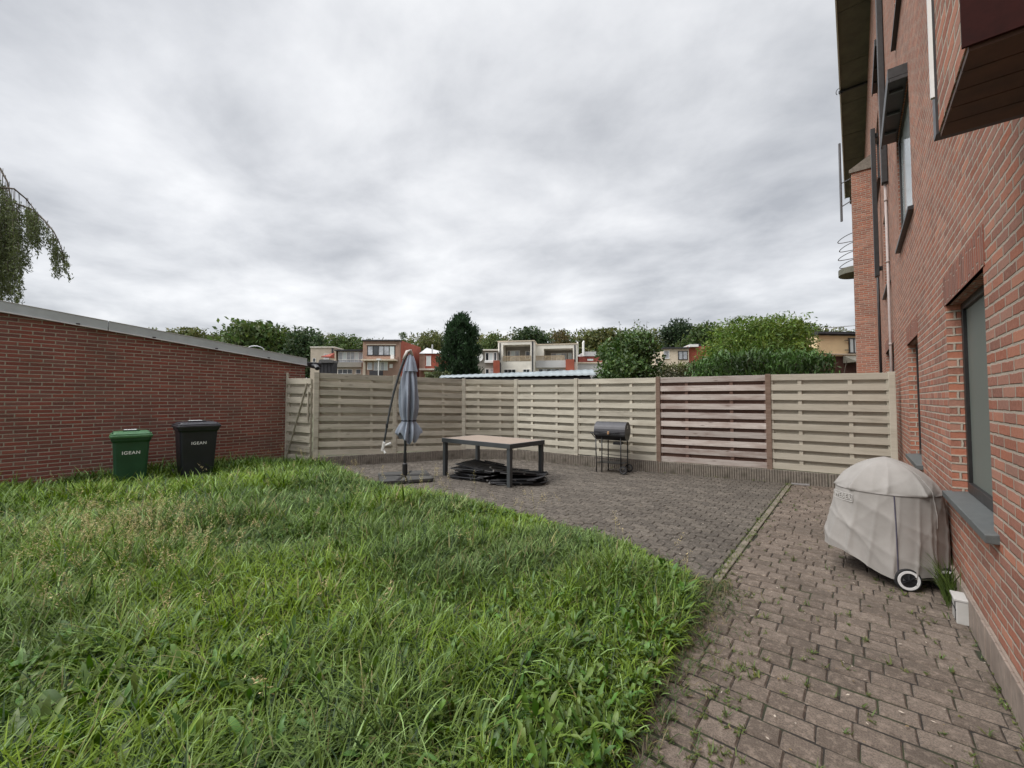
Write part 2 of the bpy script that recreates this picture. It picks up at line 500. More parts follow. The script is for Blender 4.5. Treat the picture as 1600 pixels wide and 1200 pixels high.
M['sill_stone'] = plain('blue_stone_sill', (0.085, 0.093, 0.092), 0.6, var=0.22, scale=30, bump=0.0015, dirt=((0.12, 0.125, 0.12), 0.5))
M['soffit'] = plain('soffit_board', (0.125, 0.117, 0.092), 0.85, var=0.22, scale=3, dirt=((0.17, 0.155, 0.125), 0.5))
M['silver'] = plain('bare_metal', (0.55, 0.55, 0.55), 0.35, metal=0.8, var=0.1)
M['copper'] = plain('worn_wood_grip', (0.34, 0.20, 0.10), 0.6, var=0.2)
M['pipe_pale'] = plain('pale_pipe', (0.40, 0.34, 0.32), 0.55, var=0.1)
M['iron'] = plain('grey_iron', (0.12, 0.12, 0.125), 0.5, metal=0.4, var=0.15)
M['leaf'] = leaf_mat('foliage', 0.3, 0.28)
M['leaf_gloss'] = leaf_mat('glossy_foliage', 0.6, 0.18)
M['grass'] = leaf_mat('grass_blades', 0.38, 0.2)
M['bark'] = plain('bark', (0.085, 0.068, 0.052), 0.95, var=0.4, scale=12, bump=0.01)
M['trim_white'] = plain('white_trim', (0.74, 0.74, 0.72), 0.5, var=0.05)


def glass_mat(name, c, rough=0.08, var=0.3, scale=0.6):
    t = NT(name)
    n = t.noise(t.pos(), scale, 3, 0.6)
    t.base(t.mix(t.mr(n, 0.35, 0.65), tuple(x * (1 - var) for x in c), tuple(x * (1 + var) for x in c)))
    t.rough(rough); t.spec(0.6)
    return t.m


M['glass_grey'] = glass_mat('grey_blind_glass', (0.125, 0.145, 0.128), 0.55, 0.06)
M['glass_dark'] = glass_mat('dark_window_glass', (0.035, 0.040, 0.045), 0.05)
M['glass_curtain'] = glass_mat('net_curtain_window', (0.36, 0.38, 0.41), 0.15, 0.3, 1.5)
M['glass_painted_sky'] = glass_mat('painted_sky_reflection_glass', (0.60, 0.66, 0.66), 0.08, 0.06)  # the sky's reflection is painted in as a pale base colour

t = NT('canopy_fabric_cover')
p_ = t.obj(); n_ = t.noise(p_, 5, 5, 0.6); n2_ = t.noise(p_, 600, 2, 0.5)
t.base(t.mix(t.mr(n_, 0.3, 0.7), (0.275, 0.259, 0.242), (0.34, 0.322, 0.303))); t.rough(0.8); t.spec(0.25)
t.bump(n2_, 0.0006, 0.5)
M['cover'] = t.m

t = NT('table_planks')
uv_ = t.uv()
g_ = t.noise(t.mapping(uv_, (3, 60, 1)), 1.0, 5, 0.6, 0.4)
s_ = t.new('ShaderNodeSeparateXYZ'); t.put(uv_, s_.inputs[0])
gr = t.mr(t.math('ABSOLUTE', t.math('SUBTRACT', t.math('FRACT', t.math('DIVIDE', s_.outputs[1], 0.125)), 0.5)), 0.46, 0.49)
t.base(t.mix(gr, t.mix(t.mr(g_, 0.3, 0.7), (0.235, 0.180, 0.140), (0.33, 0.265, 0.212)), (0.10, 0.075, 0.055))); t.rough(0.6)
M['table_top'] = t.m

t = NT('paving_bed')
p_ = t.pos(); n_ = t.noise(p_, 3.2, 5, 0.6); n2_ = t.noise(p_, 60, 4, 0.7)
c_ = t.mix(t.mr(n2_, 0.3, 0.7), (0.012, 0.010, 0.008), (0.034, 0.028, 0.022))
c_ = t.mix(t.mr(n_, 0.48, 0.62, 0, 0.75), c_, (0.030, 0.044, 0.012))
t.base(c_); t.rough(0.95); t.bump(n2_, 0.006)
M['bed'] = t.m

t = NT('soil_under_grass')
p_ = t.pos(); n_ = t.noise(p_, 9, 5, 0.7)
t.base(t.mix(t.mr(n_, 0.3, 0.7), (0.030, 0.034, 0.014), (0.050, 0.062, 0.020))); t.rough(0.95)
M['soil'] = t.m
t = NT('far_ground')
p_ = t.pos(); n_ = t.noise(p_, 0.25, 5, 0.7)
t.base(t.mix(t.mr(n_, 0.3, 0.7), (0.05, 0.065, 0.025), (0.09, 0.085, 0.05))); t.rough(0.95)
M['ground'] = t.m
t = NT('corrugated_sheet')
p_ = t.pos(); n_ = t.noise(p_, 2.0, 4, 0.6)
t.base(t.mix(t.mr(n_, 0.35, 0.7), (0.25, 0.285, 0.30), (0.33, 0.37, 0.385))); t.rough(0.9); t.spec(0.1)
M['corrugated'] = t.m


def render_mat(name, c, var=0.12, scale=1.2):
    return plain(name, c, 0.9, var=var, scale=scale, spec=0.2, dirt=(tuple(x * 0.62 for x in c), 0.45))


M['r_beige'] = render_mat('beige_render', (0.44, 0.385, 0.315))
M['r_white'] = render_mat('offwhite_render', (0.72, 0.69, 0.62))
M['r_grey'] = render_mat('grey_render', (0.27, 0.255, 0.225))
M['r_brown'] = render_mat('pinkish_brick', (0.34, 0.225, 0.175), 0.2)
M['r_red'] = render_mat('red_brick_side', (0.33, 0.095, 0.062), 0.2)
M['r_cream'] = render_mat('cream_render', (0.62, 0.53, 0.42))
M['r_yellow'] = render_mat('yellow_render', (0.80, 0.63, 0.39))
M['r_darkbrick'] = render_mat('dark_brown_brick', (0.10, 0.052, 0.042), 0.25)
M['r_dark'] = render_mat('dark_roof', (0.055, 0.055, 0.06), 0.25)
M['r_slate'] = render_mat('pale_slate_roof', (0.50, 0.50, 0.50), 0.1)
M['r_tile'] = render_mat('red_roof_tile', (0.28, 0.085, 0.065), 0.2)
M['wood_rail'] = plain('bamboo_railing', (0.42, 0.33, 0.22), 0.8, var=0.3, scale=4)

# ------------------------------------------------------------------ ground, path, patio
g = MB(); g.add([(-900, -900, -.06), (900, -900, -.06), (900, 900, -.06), (-900, 900, -.06)], [(0, 1, 2, 3)])
tag(g.build('ground', M['ground']), kind='structure')

PATH_X0, PATH_X1 = -0.925, 0.575
PATH_L = -1.45            # the pavers run on under the grass edge, up to the kerb's end
PATIO = (-9.8, -1.01, 3.3, 9.6)
g = MB(); g.box(-1.02, 0.62, -2.5, 9.75, -.055, -.0095); g.box(-1.5, -1.0201, -2.5, 3.19, -.055, -.0095)
tag(g.build('path_bed', M['bed']), kind='structure')
g = MB(); g.box(PATIO[0], -1.025, PATIO[2], PATIO[3], -.054, -.0095)
tag(g.build('patio_bed', M['bed']), kind='structure')


def pavers(name, rows, mat, inset=0.005, chamfer=0.006):
    """rows: list of outlines (n,2), each one paver: chamfered block with its own small height and tilt"""
    V, F4, T = [], [], []
    for poly in rows:
        poly = np.asarray(poly, float); n = len(poly); c = poly.mean(0)
        ddz = random.gauss(0, 0.0016); tx, ty = random.gauss(0, 0.010), random.gauss(0, 0.010)
        tin = random.random()
        b = len(V)
        nxt, prv = np.roll(poly, -1, 0), np.roll(poly, 1, 0)

        def ring(d, z):
            q = poly - c
            r = np.linalg.norm(q, axis=1, keepdims=True)
            pr = c + q * np.clip(1 - d / np.maximum(np.abs(q), 0.03), 0.3, 1)
            for k in range(n):
                V.append((pr[k, 0], pr[k, 1], z + ddz + tx * (pr[k, 0] - c[0]) + ty * (pr[k, 1] - c[1])))
        ring(inset * 0.6, -0.03); ring(inset * 0.6, -chamfer); ring(inset * 0.6 + chamfer * .8, 0.0)
        for a in range(2):
            for k in range(n):
                k2 = (k + 1) % n
                F4.append((b + a * n + k, b + a * n + k2, b + (a + 1) * n + k2, b + (a + 1) * n + k)); T.append(tin)
        F4.append(tuple(b + 2 * n + k for k in range(n))); T.append(tin)
    me = bpy.data.meshes.new(name)
    me.from_pydata(V, [], F4)
    a = me.attributes.new('tint', 'FLOAT', 'FACE'); a.data.foreach_set('value', T)
    me.materials.append(mat)
    return tag(link_mesh(name, me), kind='structure')


# path: courses laid across, half bond with wandering joints
L_, W_ = 0.172, 0.138
polys = []
r = 0
y = -1.6
while y < 9.42:
    off = (0.5 if r % 2 else 0.0) * L_ + random.uniform(-.03, .03)
    xl = PATH_L if y < 3.15 else PATH_X0
    x = xl - off
    while x < PATH_X1:
        LL = L_ * random.choice((1, 1, 1, 1.08, .92, .8, 1.25))
        a, b = max(x, xl), min(x + LL, PATH_X1)
        if b - a > 0.03:
            wob = 0.006 * math.sin(x * 5 + y * 2.3)
            j = [random.uniform(-.0022, .0022) for _ in range(4)]
            q0, q1 = y + wob + .0058, y + W_ + wob - .0058
            a -= .0012; b += .0012
            polys.append([(a + j[0], q0 + j[1]), (b + j[2], q0 + j[3]), (b + j[1], q1 + j[0]), (a + j[3], q1 + j[2])])
        x += LL
    y += W_; r += 1
pavers('path', polys, M['paver_path'], 0.0045, 0.010)


# patio: interlocking zigzag blocks
def zz(u, Lz=0.190, d=0.028):
    f = (u / Lz) % 1.0
    if f < .22: return 0
    if f < .34: return d * (f - .22) / .12
    if f < .72: return d
    if f < .84: return d * (.84 - f) / .12
    return 0


polys = []
Lz, Wz = 0.190, 0.118
brk = [0.22, 0.34, 0.72, 0.84]
r = 0; y = PATIO[2]
FENCE_LINE = [(-9.70, 4.60), (-8.90, 6.19), (-8.08, 7.78), (-6.93, 8.60), (-5.20, 8.78), (-3.29, 9.00), (-1.29, 9.36), (0.49, 9.55)]


def fence_y(x):
    for (x0, y0), (x1, y1) in zip(FENCE_LINE, FENCE_LINE[1:]):
        if x0 <= x <= x1: return y0 + (y1 - y0) * (x - x0) / (x1 - x0)
    return 0


while y < PATIO[3]:
    x = PATIO[0] - (0.5 * Lz if r % 2 else 0)
    while x < PATIO[1]:
        a, b = x, min(x + Lz, PATIO[1])
        if b - a > 0.04 and y + Wz < fence_y((a + b) / 2) + 0.02:
            us = [a] + sorted(k for i in range(-1, 3) for k in [(math.floor(a / Lz) + i + q) * Lz for q in brk] if a + .008 < k < b - .008) + [b]
            polys.append([(u, y + zz(u) + .0045) for u in us] + [(u, y + Wz + zz(u) - .0045) for u in reversed(us)])
        x += Lz
    y += Wz; r += 1
pavers('patio', polys, M['paver_patio'], 0.004, 0.007)

# pale kerb strip between path and patio
k = MB()
y = 3.2
while y < 9.3:
    L = random.uniform(.7, 1.0)
    k.box(-0.995, -0.930, y, min(y + L, 9.34) - .012, -.05, 0.008 + random.uniform(-.004, .004), off=(random.random(), 0))
    y += L
tag(k.build('kerb', plain('pale_kerb', (0.185, 0.158, 0.124), 0.9, var=0.3, scale=18, bump=.004, dirt=((0.06, 0.062, 0.034), .95)), bevel=.008), kind='structure')

# soil sheet under the grass
edge_pts = []
for yy in np.linspace(-3.6, 3.9, 110):
    edge_pts.append((-1.02 + .07 * math.sin(yy * 5.1) + .05 * math.sin(yy * 13 + 1) + random.uniform(-.03, .03) - (.06 if yy > 3 else 0), yy))
for xx in np.linspace(-1.3, -9.6, 110):
    edge_pts.append((xx, np.interp(-xx, [1.3, 2.1, 3.2, 4.8, 6.1, 7.2, 9.6], [3.9, 4.15, 4.28, 4.30, 4.12, 4.18, 4.5]) + .05 * math.sin(xx * 6) + .04 * math.sin(xx * 17) + random.uniform(-.03, .03)))
outline = [(-10.75, -3.6)] + edge_pts + [(-10.75, 4.5)]
g = MB(); g.add([(x, y, .014) for x, y in outline], [tuple(range(len(outline)))])
tag(g.build('soil', M['soil']), kind='structure')


# ------------------------------------------------------------------ walls with openings
def wall_x(mb, X, y0, y1, z0, z1, holes, depth, mat=0, revmat=None, out=-1):
    """a wall in the plane x = X seen from the side 'out'; holes (ya, yb, za, zb) get reveals of that depth"""
    ys = sorted({y0, y1} | {h[0] for h in holes} | {h[1] for h in holes})
    zs = sorted({z0, z1} | {h[2] for h in holes} | {h[3] for h in holes})
    for a, b in zip(ys, ys[1:]):
        for c, d in zip(zs, zs[1:]):
            if any(h[0] <= a and b <= h[1] and h[2] <= c and d <= h[3] for h in holes): continue
            mb.add([(X, b, c), (X, a, c), (X, a, d), (X, b, d)], [(0, 1, 2, 3)], mat, 0.5)
    rm = mat if revmat is None else revmat
    for (a, b, c, d) in holes:
        Xi = X - out * depth
        mb.add([(X, a, c), (Xi, a, c), (Xi, a, d), (X, a, d)], [(0, 1, 2, 3)], rm, .5)
        mb.add([(X, b, c), (X, b, d), (Xi, b, d), (Xi, b, c)], [(0, 1, 2, 3)], rm, .5)
        mb.add([(X, a, d), (Xi, a, d), (Xi, b, d), (X, b, d)], [(0, 1, 2, 3)], rm, .5)
        mb.add([(X, a, c), (X, b, c), (Xi, b, c), (Xi, a, c)], [(0, 1, 2, 3)], rm, .5)


XW = 0.60
bld = thing('apartment_building', 'tall red brick apartment building with dark window frames along the paved path', 'building', (XW, 5, 0))
BO = Vector((XW, 5, 0))


def bpart(mb, name, mats, parent=bld, **k):
    o = mb.build(name, mats, parent, **k)
    o.location = -BO if parent is bld else (0, 0, 0)
    return o


win = {  # name: (ya, yb, za, zb)
    'A': (3.62, 4.93, 0.82, 2.345), 'B': (6.93, 8.18, 0.80, 2.345), 'C': (10.75, 13.3, 0.80, 2.66),
    'D': (6.95, 8.75, 3.90, 5.60), 'E': (11.0, 12.7, 3.90, 5.60),
    'F': (6.4, 8.35, 6.90, 8.60), 'G': (11.4, 13.0, 7.9, 9.5), 'I': (13.2, 15.0, 6.9, 8.6),
}
w = MB()
wall_x(w, XW, -3.0, 29.0, 0.16, 12.6, [(a, b, c - .04, d) for a, b, c, d in win.values()], 0.105)
w.add([(XW, -3, .16), (8, -3, .16), (8, -3, 12.6), (XW, -3, 12.6)], [(0, 1, 2, 3)], 0, .5)
w.add([(XW, 29, .16), (8, 29, .16), (8, 29, 12.6), (XW, 29, 12.6)], [(3, 2, 1, 0)], 0, .5)
w.add([(8, -3, 0), (8, 29, 0), (8, 29, 12.6), (8, -3, 12.6)], [(0, 1, 2, 3)], 0, .5)
bpart(w, 'wall', M['brick_right'])
p = MB(); p.box(XW - 0.012, XW + 0.1, -3.0, 29, -.05, 0.196)
y = -3.0
while y < 14:
    L = .105 + random.uniform(-.012, .012)
    p.box(XW - 0.026 + random.uniform(-.003, .003), XW - .0125, y + .004, y + L - .004, -.05, 0.20)
    y += L
bpart(p, 'plinth', M['plinth'], bevel=.004)
for nm, zt in (('A', 2.345), ('B', 2.345), ('C', 2.66)):
    ya, yb = win[nm][0], win[nm][1]
    l_ = MB(); l_.box(XW - .004, XW + .02, ya - .05, yb + .05, zt, zt + .24)
    bpart(l_, 'lintel', M['soldier'])
for nm in ('A', 'B', 'C', 'D', 'E', 'F', 'I'):
    ya, yb, za, zb = win[nm]
    front = XW - .055
    s_ = MB()
    s_.add([(front, ya - .12, za - .055), (XW + .10, ya - .12, za - .055), (XW + .10, yb + .05, za - .055), (front, yb + .05, za - .055),
            (front, ya - .12, za - .008), (XW + .10, ya - .12, za + .012), (XW + .10, yb + .05, za + .012), (front, yb + .05, za - .008)],
           [(3, 2, 1, 0), (4, 5, 6, 7), (0, 1, 5, 4), (1, 2, 6, 5), (2, 3, 7, 6), (3, 0, 4, 7)])
    bpart(s_, 'window_sill', M['sill_stone'] if nm in 'ABC' else M['frame_dark'], bevel=.004)


def window(nm, pane, inset=0.10, fr=0.055, mull=0):
    ya, yb, za, zb = win[nm]
    X = XW + inset
    f = MB()
    za += .012
    f.box(X - .03, X + .03, ya, ya + fr, za, zb); f.box(X - .03, X + .03, yb - fr, yb, za, zb)
    f.box(X - .03, X + .03, ya + fr, yb - fr, zb - fr, zb); f.box(X - .035, X + .03, ya + fr, yb - fr, za, za + fr * 1.4)
    for i in range(mull):
        yy = ya + (yb - ya) * (i + 1) / (mull + 1)
        f.box(X - .028, X + .03, yy - .03, yy + .03, za + fr * 1.4, zb - fr)
    o = bpart(f, 'window', M['frame_dark'], bevel=.004)
    g_ = MB(); g_.box(X - .006, X + .006, ya + fr * .8, yb - fr * .8, za + fr, zb - fr * .8)
    pn = g_.build('pane', pane, o)
    return o


window('A', M['glass_grey'], 0.115); window('B', M['glass_grey'], 0.115); window('C', M['glass_dark'], 0.115, mull=1)
window('D', M['glass_painted_sky'], 0.05, mull=0); window('E', M['glass_dark'], 0.06, mull=1)
window('F', M['glass_dark'], 0.06); window('G', M['glass_dark'], 0.06); window('I', M['glass_dark'], 0.06)


def hood(ya, yb, z, depth, h=.13):
    """projecting blind box over a window"""
    m = MB(); m.box(XW - depth, XW + .01, ya, yb, z, z + h)
    m.box(XW - depth, XW - depth + .02, ya, yb, z - .05, z - .001)
    m.box(XW - depth + .02, XW + .02, ya, ya + .02, z - .05, z - .001)
    o = bpart(m, 'blind_box', M['frame_dark'], bevel=.004)
    for yy in np.arange(ya + .3, yb - .1, .55):
        b = MB(); b.box(XW - depth + .03, XW - .02, yy, yy + .03, z - .03, z - .002)
        b.build('rib', M['iron'], o)


hood(6.95, 8.75, 5.60, .185)
hood(11.5, 13.4, 9.10, .10, .10)
m_ = MB(); m_.box(XW - .15, XW - .06, 13.3, 13.5, 4.55, 8.2); m_.box(XW - .06, XW, 13.38, 13.46, 4.7, 4.8); m_.box(XW - .06, XW, 13.38, 13.46, 8.0, 8.1)
bpart(m_, 'shutter_casing', M['frame_dark'], bevel=.006)

# eaves
s_ = MB(); s_.box(-0.13, XW + .3, -3, 29, 12.60, 12.66)
for yy in np.arange(-2, 29, 2.4): s_.box(-0.13, XW, yy, yy + .03, 12.585, 12.60)
bpart(s_, 'soffit', M['soffit'])
s_ = MB(); s_.box(-0.165, -0.13, -3, 29, 12.56, 12.95); s_.box(-.13, 8.05, -3.05, 29.05, 12.90, 12.95)
bpart(s_, 'fascia', M['trim_white'])
for yy in (11.6, 18.6):
    s_ = MB(); s_.bar((XW, yy, 12.52), (-.19, yy, 12.52), .07, .07)
    s_.tube([(-.17 + .09 * math.cos(a), yy, 12.55 + .12 * math.sin(a)) for a in np.linspace(-1.6, 4.0, 12)], .012, 6)
    bpart(s_, 'gutter_bracket', M['black_metal'])

# downpipes
d_ = MB(); d_.tube([(XW - .045, 10.72, 0.1), (XW - .045, 10.72, 5.75)], .022, 10)
for z_ in (1.2, 2.6, 4.2, 5.4): d_.tube([(XW - .045, 10.72, z_), (XW - .045, 10.72, z_ + .05)], .027, 10)
bpart(d_, 'downpipe', M['pipe_pale'], smooth=True)
d_ = MB(); d_.box(XW - .10, XW - .005, 10.63, 10.80, 5.75, 12.58)
bpart(d_, 'downpipe_casing', M['frame_dark'], bevel=.01)
d_ = MB(); d_.tube([(XW - .03, 15.1, 0), (XW - .03, 15.1, 7.2)], .03, 8)
bpart(d_, 'downpipe', M['black_metal'], smooth=True)

# brick bay projecting over the path
bay_y0, bay_y1, bay_x, bay_z = 1.90, 2.46, 0.30, 2.69
b_ = MB(); b_.box(bay_x, XW + .02, bay_y0, bay_y1, bay_z, 6.0)
bay = bpart(b_, 'bay', M['brick_right'])
s_ = MB()
for i in range(5):
    ya_ = bay_y0 + (bay_y1 - bay_y0) * i / 5
    s_.box(bay_x + .004, XW, ya_ + .003, ya_ + (bay_y1 - bay_y0) / 5 - .003, bay_z - .022, bay_z - .003)
s_.build('underside_board', plain('dark_soffit_planks', (0.085, 0.044, 0.030), 0.7, var=.4, scale=8), bay)
s_ = MB(); s_.box(bay_x - .012, XW, bay_y0 - .012, bay_y0 - .002, bay_z - .01, 6.0)
s_.build('side_board', plain('dark_red_board', (0.034, 0.010, 0.009), 0.85, var=.3, spec=0.15), bay)
s_ = MB(); s_.box(bay_x - .020, bay_x - .008, bay_y1 + .002, bay_y1 + .02, bay_z + .16, 6.0)
s_.build('window_frame', M['trim_white'], bay)
s_ = MB(); s_.box(bay_x - .008, XW, bay_y1 + .002, bay_y1 + .07, bay_z - .002, 6.0)
s_.build('window', M['frame_dark'], bay)

# far wing with the round balcony
b_ = MB(); b_.box(0.08, XW + .01, 17.7, 20.5, 0.0, 9.1)
wing = bpart(b_, 'wing', M['brick_right'])
s_ = MB(); s_.add([(.03, 17.65, 9.1), (XW, 17.65, 9.1), (XW, 20.5, 9.1), (.03, 20.5, 9.1), (.03, 17.65, 9.2), (XW, 17.65, 9.55), (XW, 20.5, 9.55), (.03, 20.5, 9.2)],
                  [(3, 2, 1, 0), (4, 5, 6, 7), (0, 1, 5, 4), (1, 2, 6, 5), (2, 3, 7, 6), (3, 0, 4, 7)])
s_.build('coping', M['concrete'], wing)
bal = MB()
bal.prism([(0.08 - .42 * math.sin(a), 18.35 + .55 * math.cos(a)) for a in np.linspace(0, math.pi, 20)], 5.82, 6.02)
bo = bal.build('balcony', plain('balcony_concrete', (.16, .155, .125), .9, var=.2), wing)
rl = MB()
for z_ in (6.2, 6.48, 6.78, 7.1):
    rl.tube([(0.09 - (.40 + .02 * math.sin(z_ * 9)) * math.sin(a), 18.35 + .52 * math.cos(a), z_ + .06 * math.cos(a * 1.7)) for a in np.linspace(0, math.pi, 20)], .013, 6)
rl.build('railing', M['iron'], bo)
ms = MB(); ms.tube([(-.20, 17.85, 7.6), (-.20, 17.85, 10.3)], .035, 8)
ms.tube([(-.20, 17.85, 8.9), (.1, 17.85, 9.0)], .018, 6); ms.tube([(-.20, 17.85, 8.1), (.1, 17.85, 8.25)], .018, 6)
ms.build('mast', M['iron'], wing)

# junction box on the plinth
jb = thing('junction_box', 'small white plastic box fixed low on the brick building beside the path', 'utility box', (0.515, 4.27, 0.0))
b_ = MB(); b_.box(0, .075, 0, .17, 0.0, .155); b_.build('body', M['box_grey'], jb, bevel=.006)
b_ = MB(); b_.box(-.010, .073, -.004, .174, .156, .172); b_.build('lid', M['box_grey'], jb, bevel=.003)
b_ = MB(); b_.box(-.003, .002, .010, .16, .086, .094); b_.build('slot', M['black_plastic'], jb)
b_ = MB(); b_.box(-.003, .002, .030, .042, .012, .140); b_.build('slot', M['black_plastic'], jb)

# ------------------------------------------------------------------ brick garage on the left
XL = -10.75
gar = thing('brick_garage', 'low dark red brick garage with a sloping grey metal roof edge, behind the two bins', 'garage', (XL, 0, 0))
GO = Vector((XL, 0, 0))


def topz(y): return 2.985 - 0.1165 * y


w = MB()
pts = [-6, -3, 0, 2.4, 4.80]
for a, b in zip(pts, pts[1:]):
    w.add([(XL, a, -.1), (XL, b, -.1), (XL, b, topz(b)), (XL, a, topz(a))], [(0, 1, 2, 3)], 0, .5)
w.add([(XL, 4.8, -.1), (XL - 7, 4.8, -.1), (XL - 7, 4.8, topz(4.8)), (XL, 4.8, topz(4.8))], [(0, 1, 2, 3)], 0, .5)
w.add([(XL - 7, 4.8, -.1), (XL - 7, -6, -.1), (XL - 7, -6, topz(-6)), (XL - 7, 4.8, topz(4.8))], [(0, 1, 2, 3)], 0, .5)
w.build('wall', M['brick_left'], gar, loc=-GO)
w = MB()
w.add([(XL - 7, -6, topz(-6) + .08), (XL, -6, topz(-6) + .08), (XL, 4.8, topz(4.8) + .08), (XL - 7, 4.8, topz(4.8) + .08)], [(0, 1, 2, 3)])
w.build('roof', M['roof_felt'], gar, loc=-GO)
for (a, b) in ((-6, 1.166), (1.176, 4.83)):
    w = MB()
    P = [(XL - .05, a, topz(a)), (XL + .035, a, topz(a)), (XL + .035, b, topz(b)), (XL - .05, b, topz(b)),
         (XL - .05, a, topz(a) + .185), (XL + .035, a, topz(a) + .185), (XL + .035, b, topz(b) + .185), (XL - .05, b, topz(b) + .185)]
    w.add(P, [(3, 2, 1, 0), (4, 5, 6, 7), (0, 1, 5, 4), (1, 2, 6, 5), (2, 3, 7, 6), (3, 0, 4, 7)])
    tr = w.build('roof_trim', M['zinc'], gar, loc=-GO)
    w = MB()
    w.bar((XL + .042, a, topz(a) + .006), (XL + .042, b, topz(b) + .006), .014, .02)
    w.bar((XL + .037, a, topz(a) + .181), (XL + .037, b, topz(b) + .181), .008, .008)
    w.build('drip_edge', M['zinc_lip'], tr)
    for yy in np.arange(0.78, 4.6, 1.05):
        if a < yy < b:
            w = MB(); w.box(XL + .036, XL + .05, yy - .025, yy + .025, topz(yy) + .012, topz(yy) + .035)
            w.build('clip', M['black_metal'], tr)
w = MB(); w.box(XL - .4, XL + .06, 4.84, 5.2, 2.40, 2.52); w.tube([(XL - .05, 4.95, 2.44), (XL + .20, 4.98, 2.40), (XL + .30, 4.98, 2.34)], .06, 10)
w.build('gutter_outlet', M['black_plastic'], gar, loc=-GO, bevel=.02)
w = MB(); w.tube([(XL - .1, 3.7 + .18 * math.cos(a), topz(3.7) + .17 + .10 * math.sin(a)) for a in np.linspace(0, math.pi, 10)], .012, 6)
w.build('roof_loop', M['silver'], gar, loc=-GO)


# ------------------------------------------------------------------ wheelie bins
def rrect(w, d, r, n=4):
    pts = []
    for cx_, cy_, a0 in ((w - r, d - r, 0), (-w + r, d - r, 90), (-w + r, -d + r, 180), (w - r, -d + r, 270)):
        for k in range(n + 1):
            a = R(a0 + 90 * k / n); pts.append((cx_ + r * math.cos(a), cy_ + r * math.sin(a)))
    return pts


def loft(mb, rings, mat=0, cap=True):
    n = len(rings[0]); vs = [p for r_ in rings for p in r_]; fs = []
    for i in range(len(rings) - 1):
        for k in range(n):
            k2 = (k + 1) % n
            fs.append((i * n + k, i * n + k2, (i + 1) * n + k2, (i + 1) * n + k))
    if cap:
        fs.append(tuple(range(n - 1, -1, -1))); fs.append(tuple((len(rings) - 1) * n + k for k in range(n)))
    mb.add(vs, fs, mat)


def bin_(label, loc, rz, w, d, h, mb_, ml):
    """local +y is the front (label side)"""
    t = thing('wheelie_bin', label, 'wheelie bin', loc, rz, 'wheelie bins against the garage wall')
    b = MB()
    def ring(k, z, dy=0.0, r=.05): return [(x, y + dy, z) for x, y in rrect(w / 2 * k, d / 2 * k, r)]
    loft(b, [ring(.78, .03), ring(.80, .05), ring(.90, h * .60), ring(.95, h - .10), ring(.955, h - .09), ring(1.04, h - .055), ring(1.05, h - .02), ring(1.05, h)])
    b.build('body', mb_, t, smooth=False, bevel=.006)
    l = MB()
    def lr(k, z, dy=0.0): return [(x, y + dy, z) for x, y in rrect(w / 2 * k, d / 2 * k, .05)]
    loft(l, [lr(1.10, h - .012), lr(1.12, h + .005), lr(1.12, h + .030), lr(1.08, h + .034), lr(1.07, h + .058), lr(.98, h + .062), lr(.92, h + .085), lr(.80, h + .092)])
    lid = l.build('lid', ml, t, bevel=.004)
    hd = MB()
    hd.tube([(-w * .42, -d * .56, h + .05), (-w * .42, -d * .66, h + .06), (w * .42, -d * .66, h + .06), (w * .42, -d * .56, h + .05)], .018, 8)
    hd.build('handle', ml, lid, smooth=True)
    hd = MB(); hd.box(-w * .22, w * .22, -d * .1, d * .18, h + .093, h + .112); hd.build('lid_grip', mb_, lid, bevel=.006)
    st = MB(); st.box(-w * .13, w * .2, -d * .12, d * .10, h + .113, h + .120); st.build('sticker', M['white_print'], lid)
    for sx in (-1, 1):
        cn = MB(); cn.box(sx * w * .44 - .03, sx * w * .44 + .03, d * .30, d * .42, h + .058, h + .085)
        cn.build('lid_lug', mb_, lid, bevel=.008)
    for sx in (-1, 1):
        wh = MB(); wh.lathe([(.02, -.025), (.095, -.025), (.10, -.015), (.10, .015), (.095, .025), (.02, .025)], 20,
                            M=Matrix.Translation((sx * w * .50, -d * .42, .10)) @ Matrix.Rotation(R(90), 4, 'Y'))
        wh.build('wheel', M['tyre'], t)
    # lettering on the front face (slightly tapered)
    zc = h * .70
    kk = (.90 + .05 * (zc - h * .6) / (h * .4 - .1)) if zc > h * .6 else .9
    tilt = math.atan2(d / 2 * .05, h * .3)
    Mx = Matrix.Translation((0, d / 2 * kk + .003, zc)) @ Matrix.Rotation(math.pi, 4, 'Z') @ Matrix.Rotation(math.pi / 2 + 0.03, 4, 'X')
    text_mesh('lettering', 'IGEAN', .075, M['white_print'], t, Mx, .0015)
    return t


# ------------------------------------------------------------------ fence
fen = thing('garden_fence', 'weathered slatted timber fence of pale panels and one brown panel behind the patio', 'fence', (-3.29, 9.0, 0))
FO = Vector((-3.29, 9.0, 0))
FTOP = [2.20, 2.16, 2.115, 2.09, 2.065, 2.05, 2.05, 2.03]
PANEL_MATS = ['wood_grey', 'wood_grey', 'wood_mid', 'wood_pale', 'wood_pale', 'wood_brown', 'wood_pale2']
M['wood_mid'] = wood_mat('weathered_beige_wood', (0.42, 0.39, 0.315), (0.56, 0.525, 0.435), (0.29, 0.26, 0.20), 0.22, green=0.2)
M['wood_pale2'] = wood_mat('weathered_pale_wood_smooth', (0.43, 0.395, 0.325), (0.51, 0.475, 0.395), (0.36, 0.33, 0.265), 0.10, knots=False)
M['post_brown'] = wood_mat('brown_post', (0.17, 0.115, 0.085), (0.26, 0.19, 0.15), (0.11, 0.07, 0.05), 0.2)


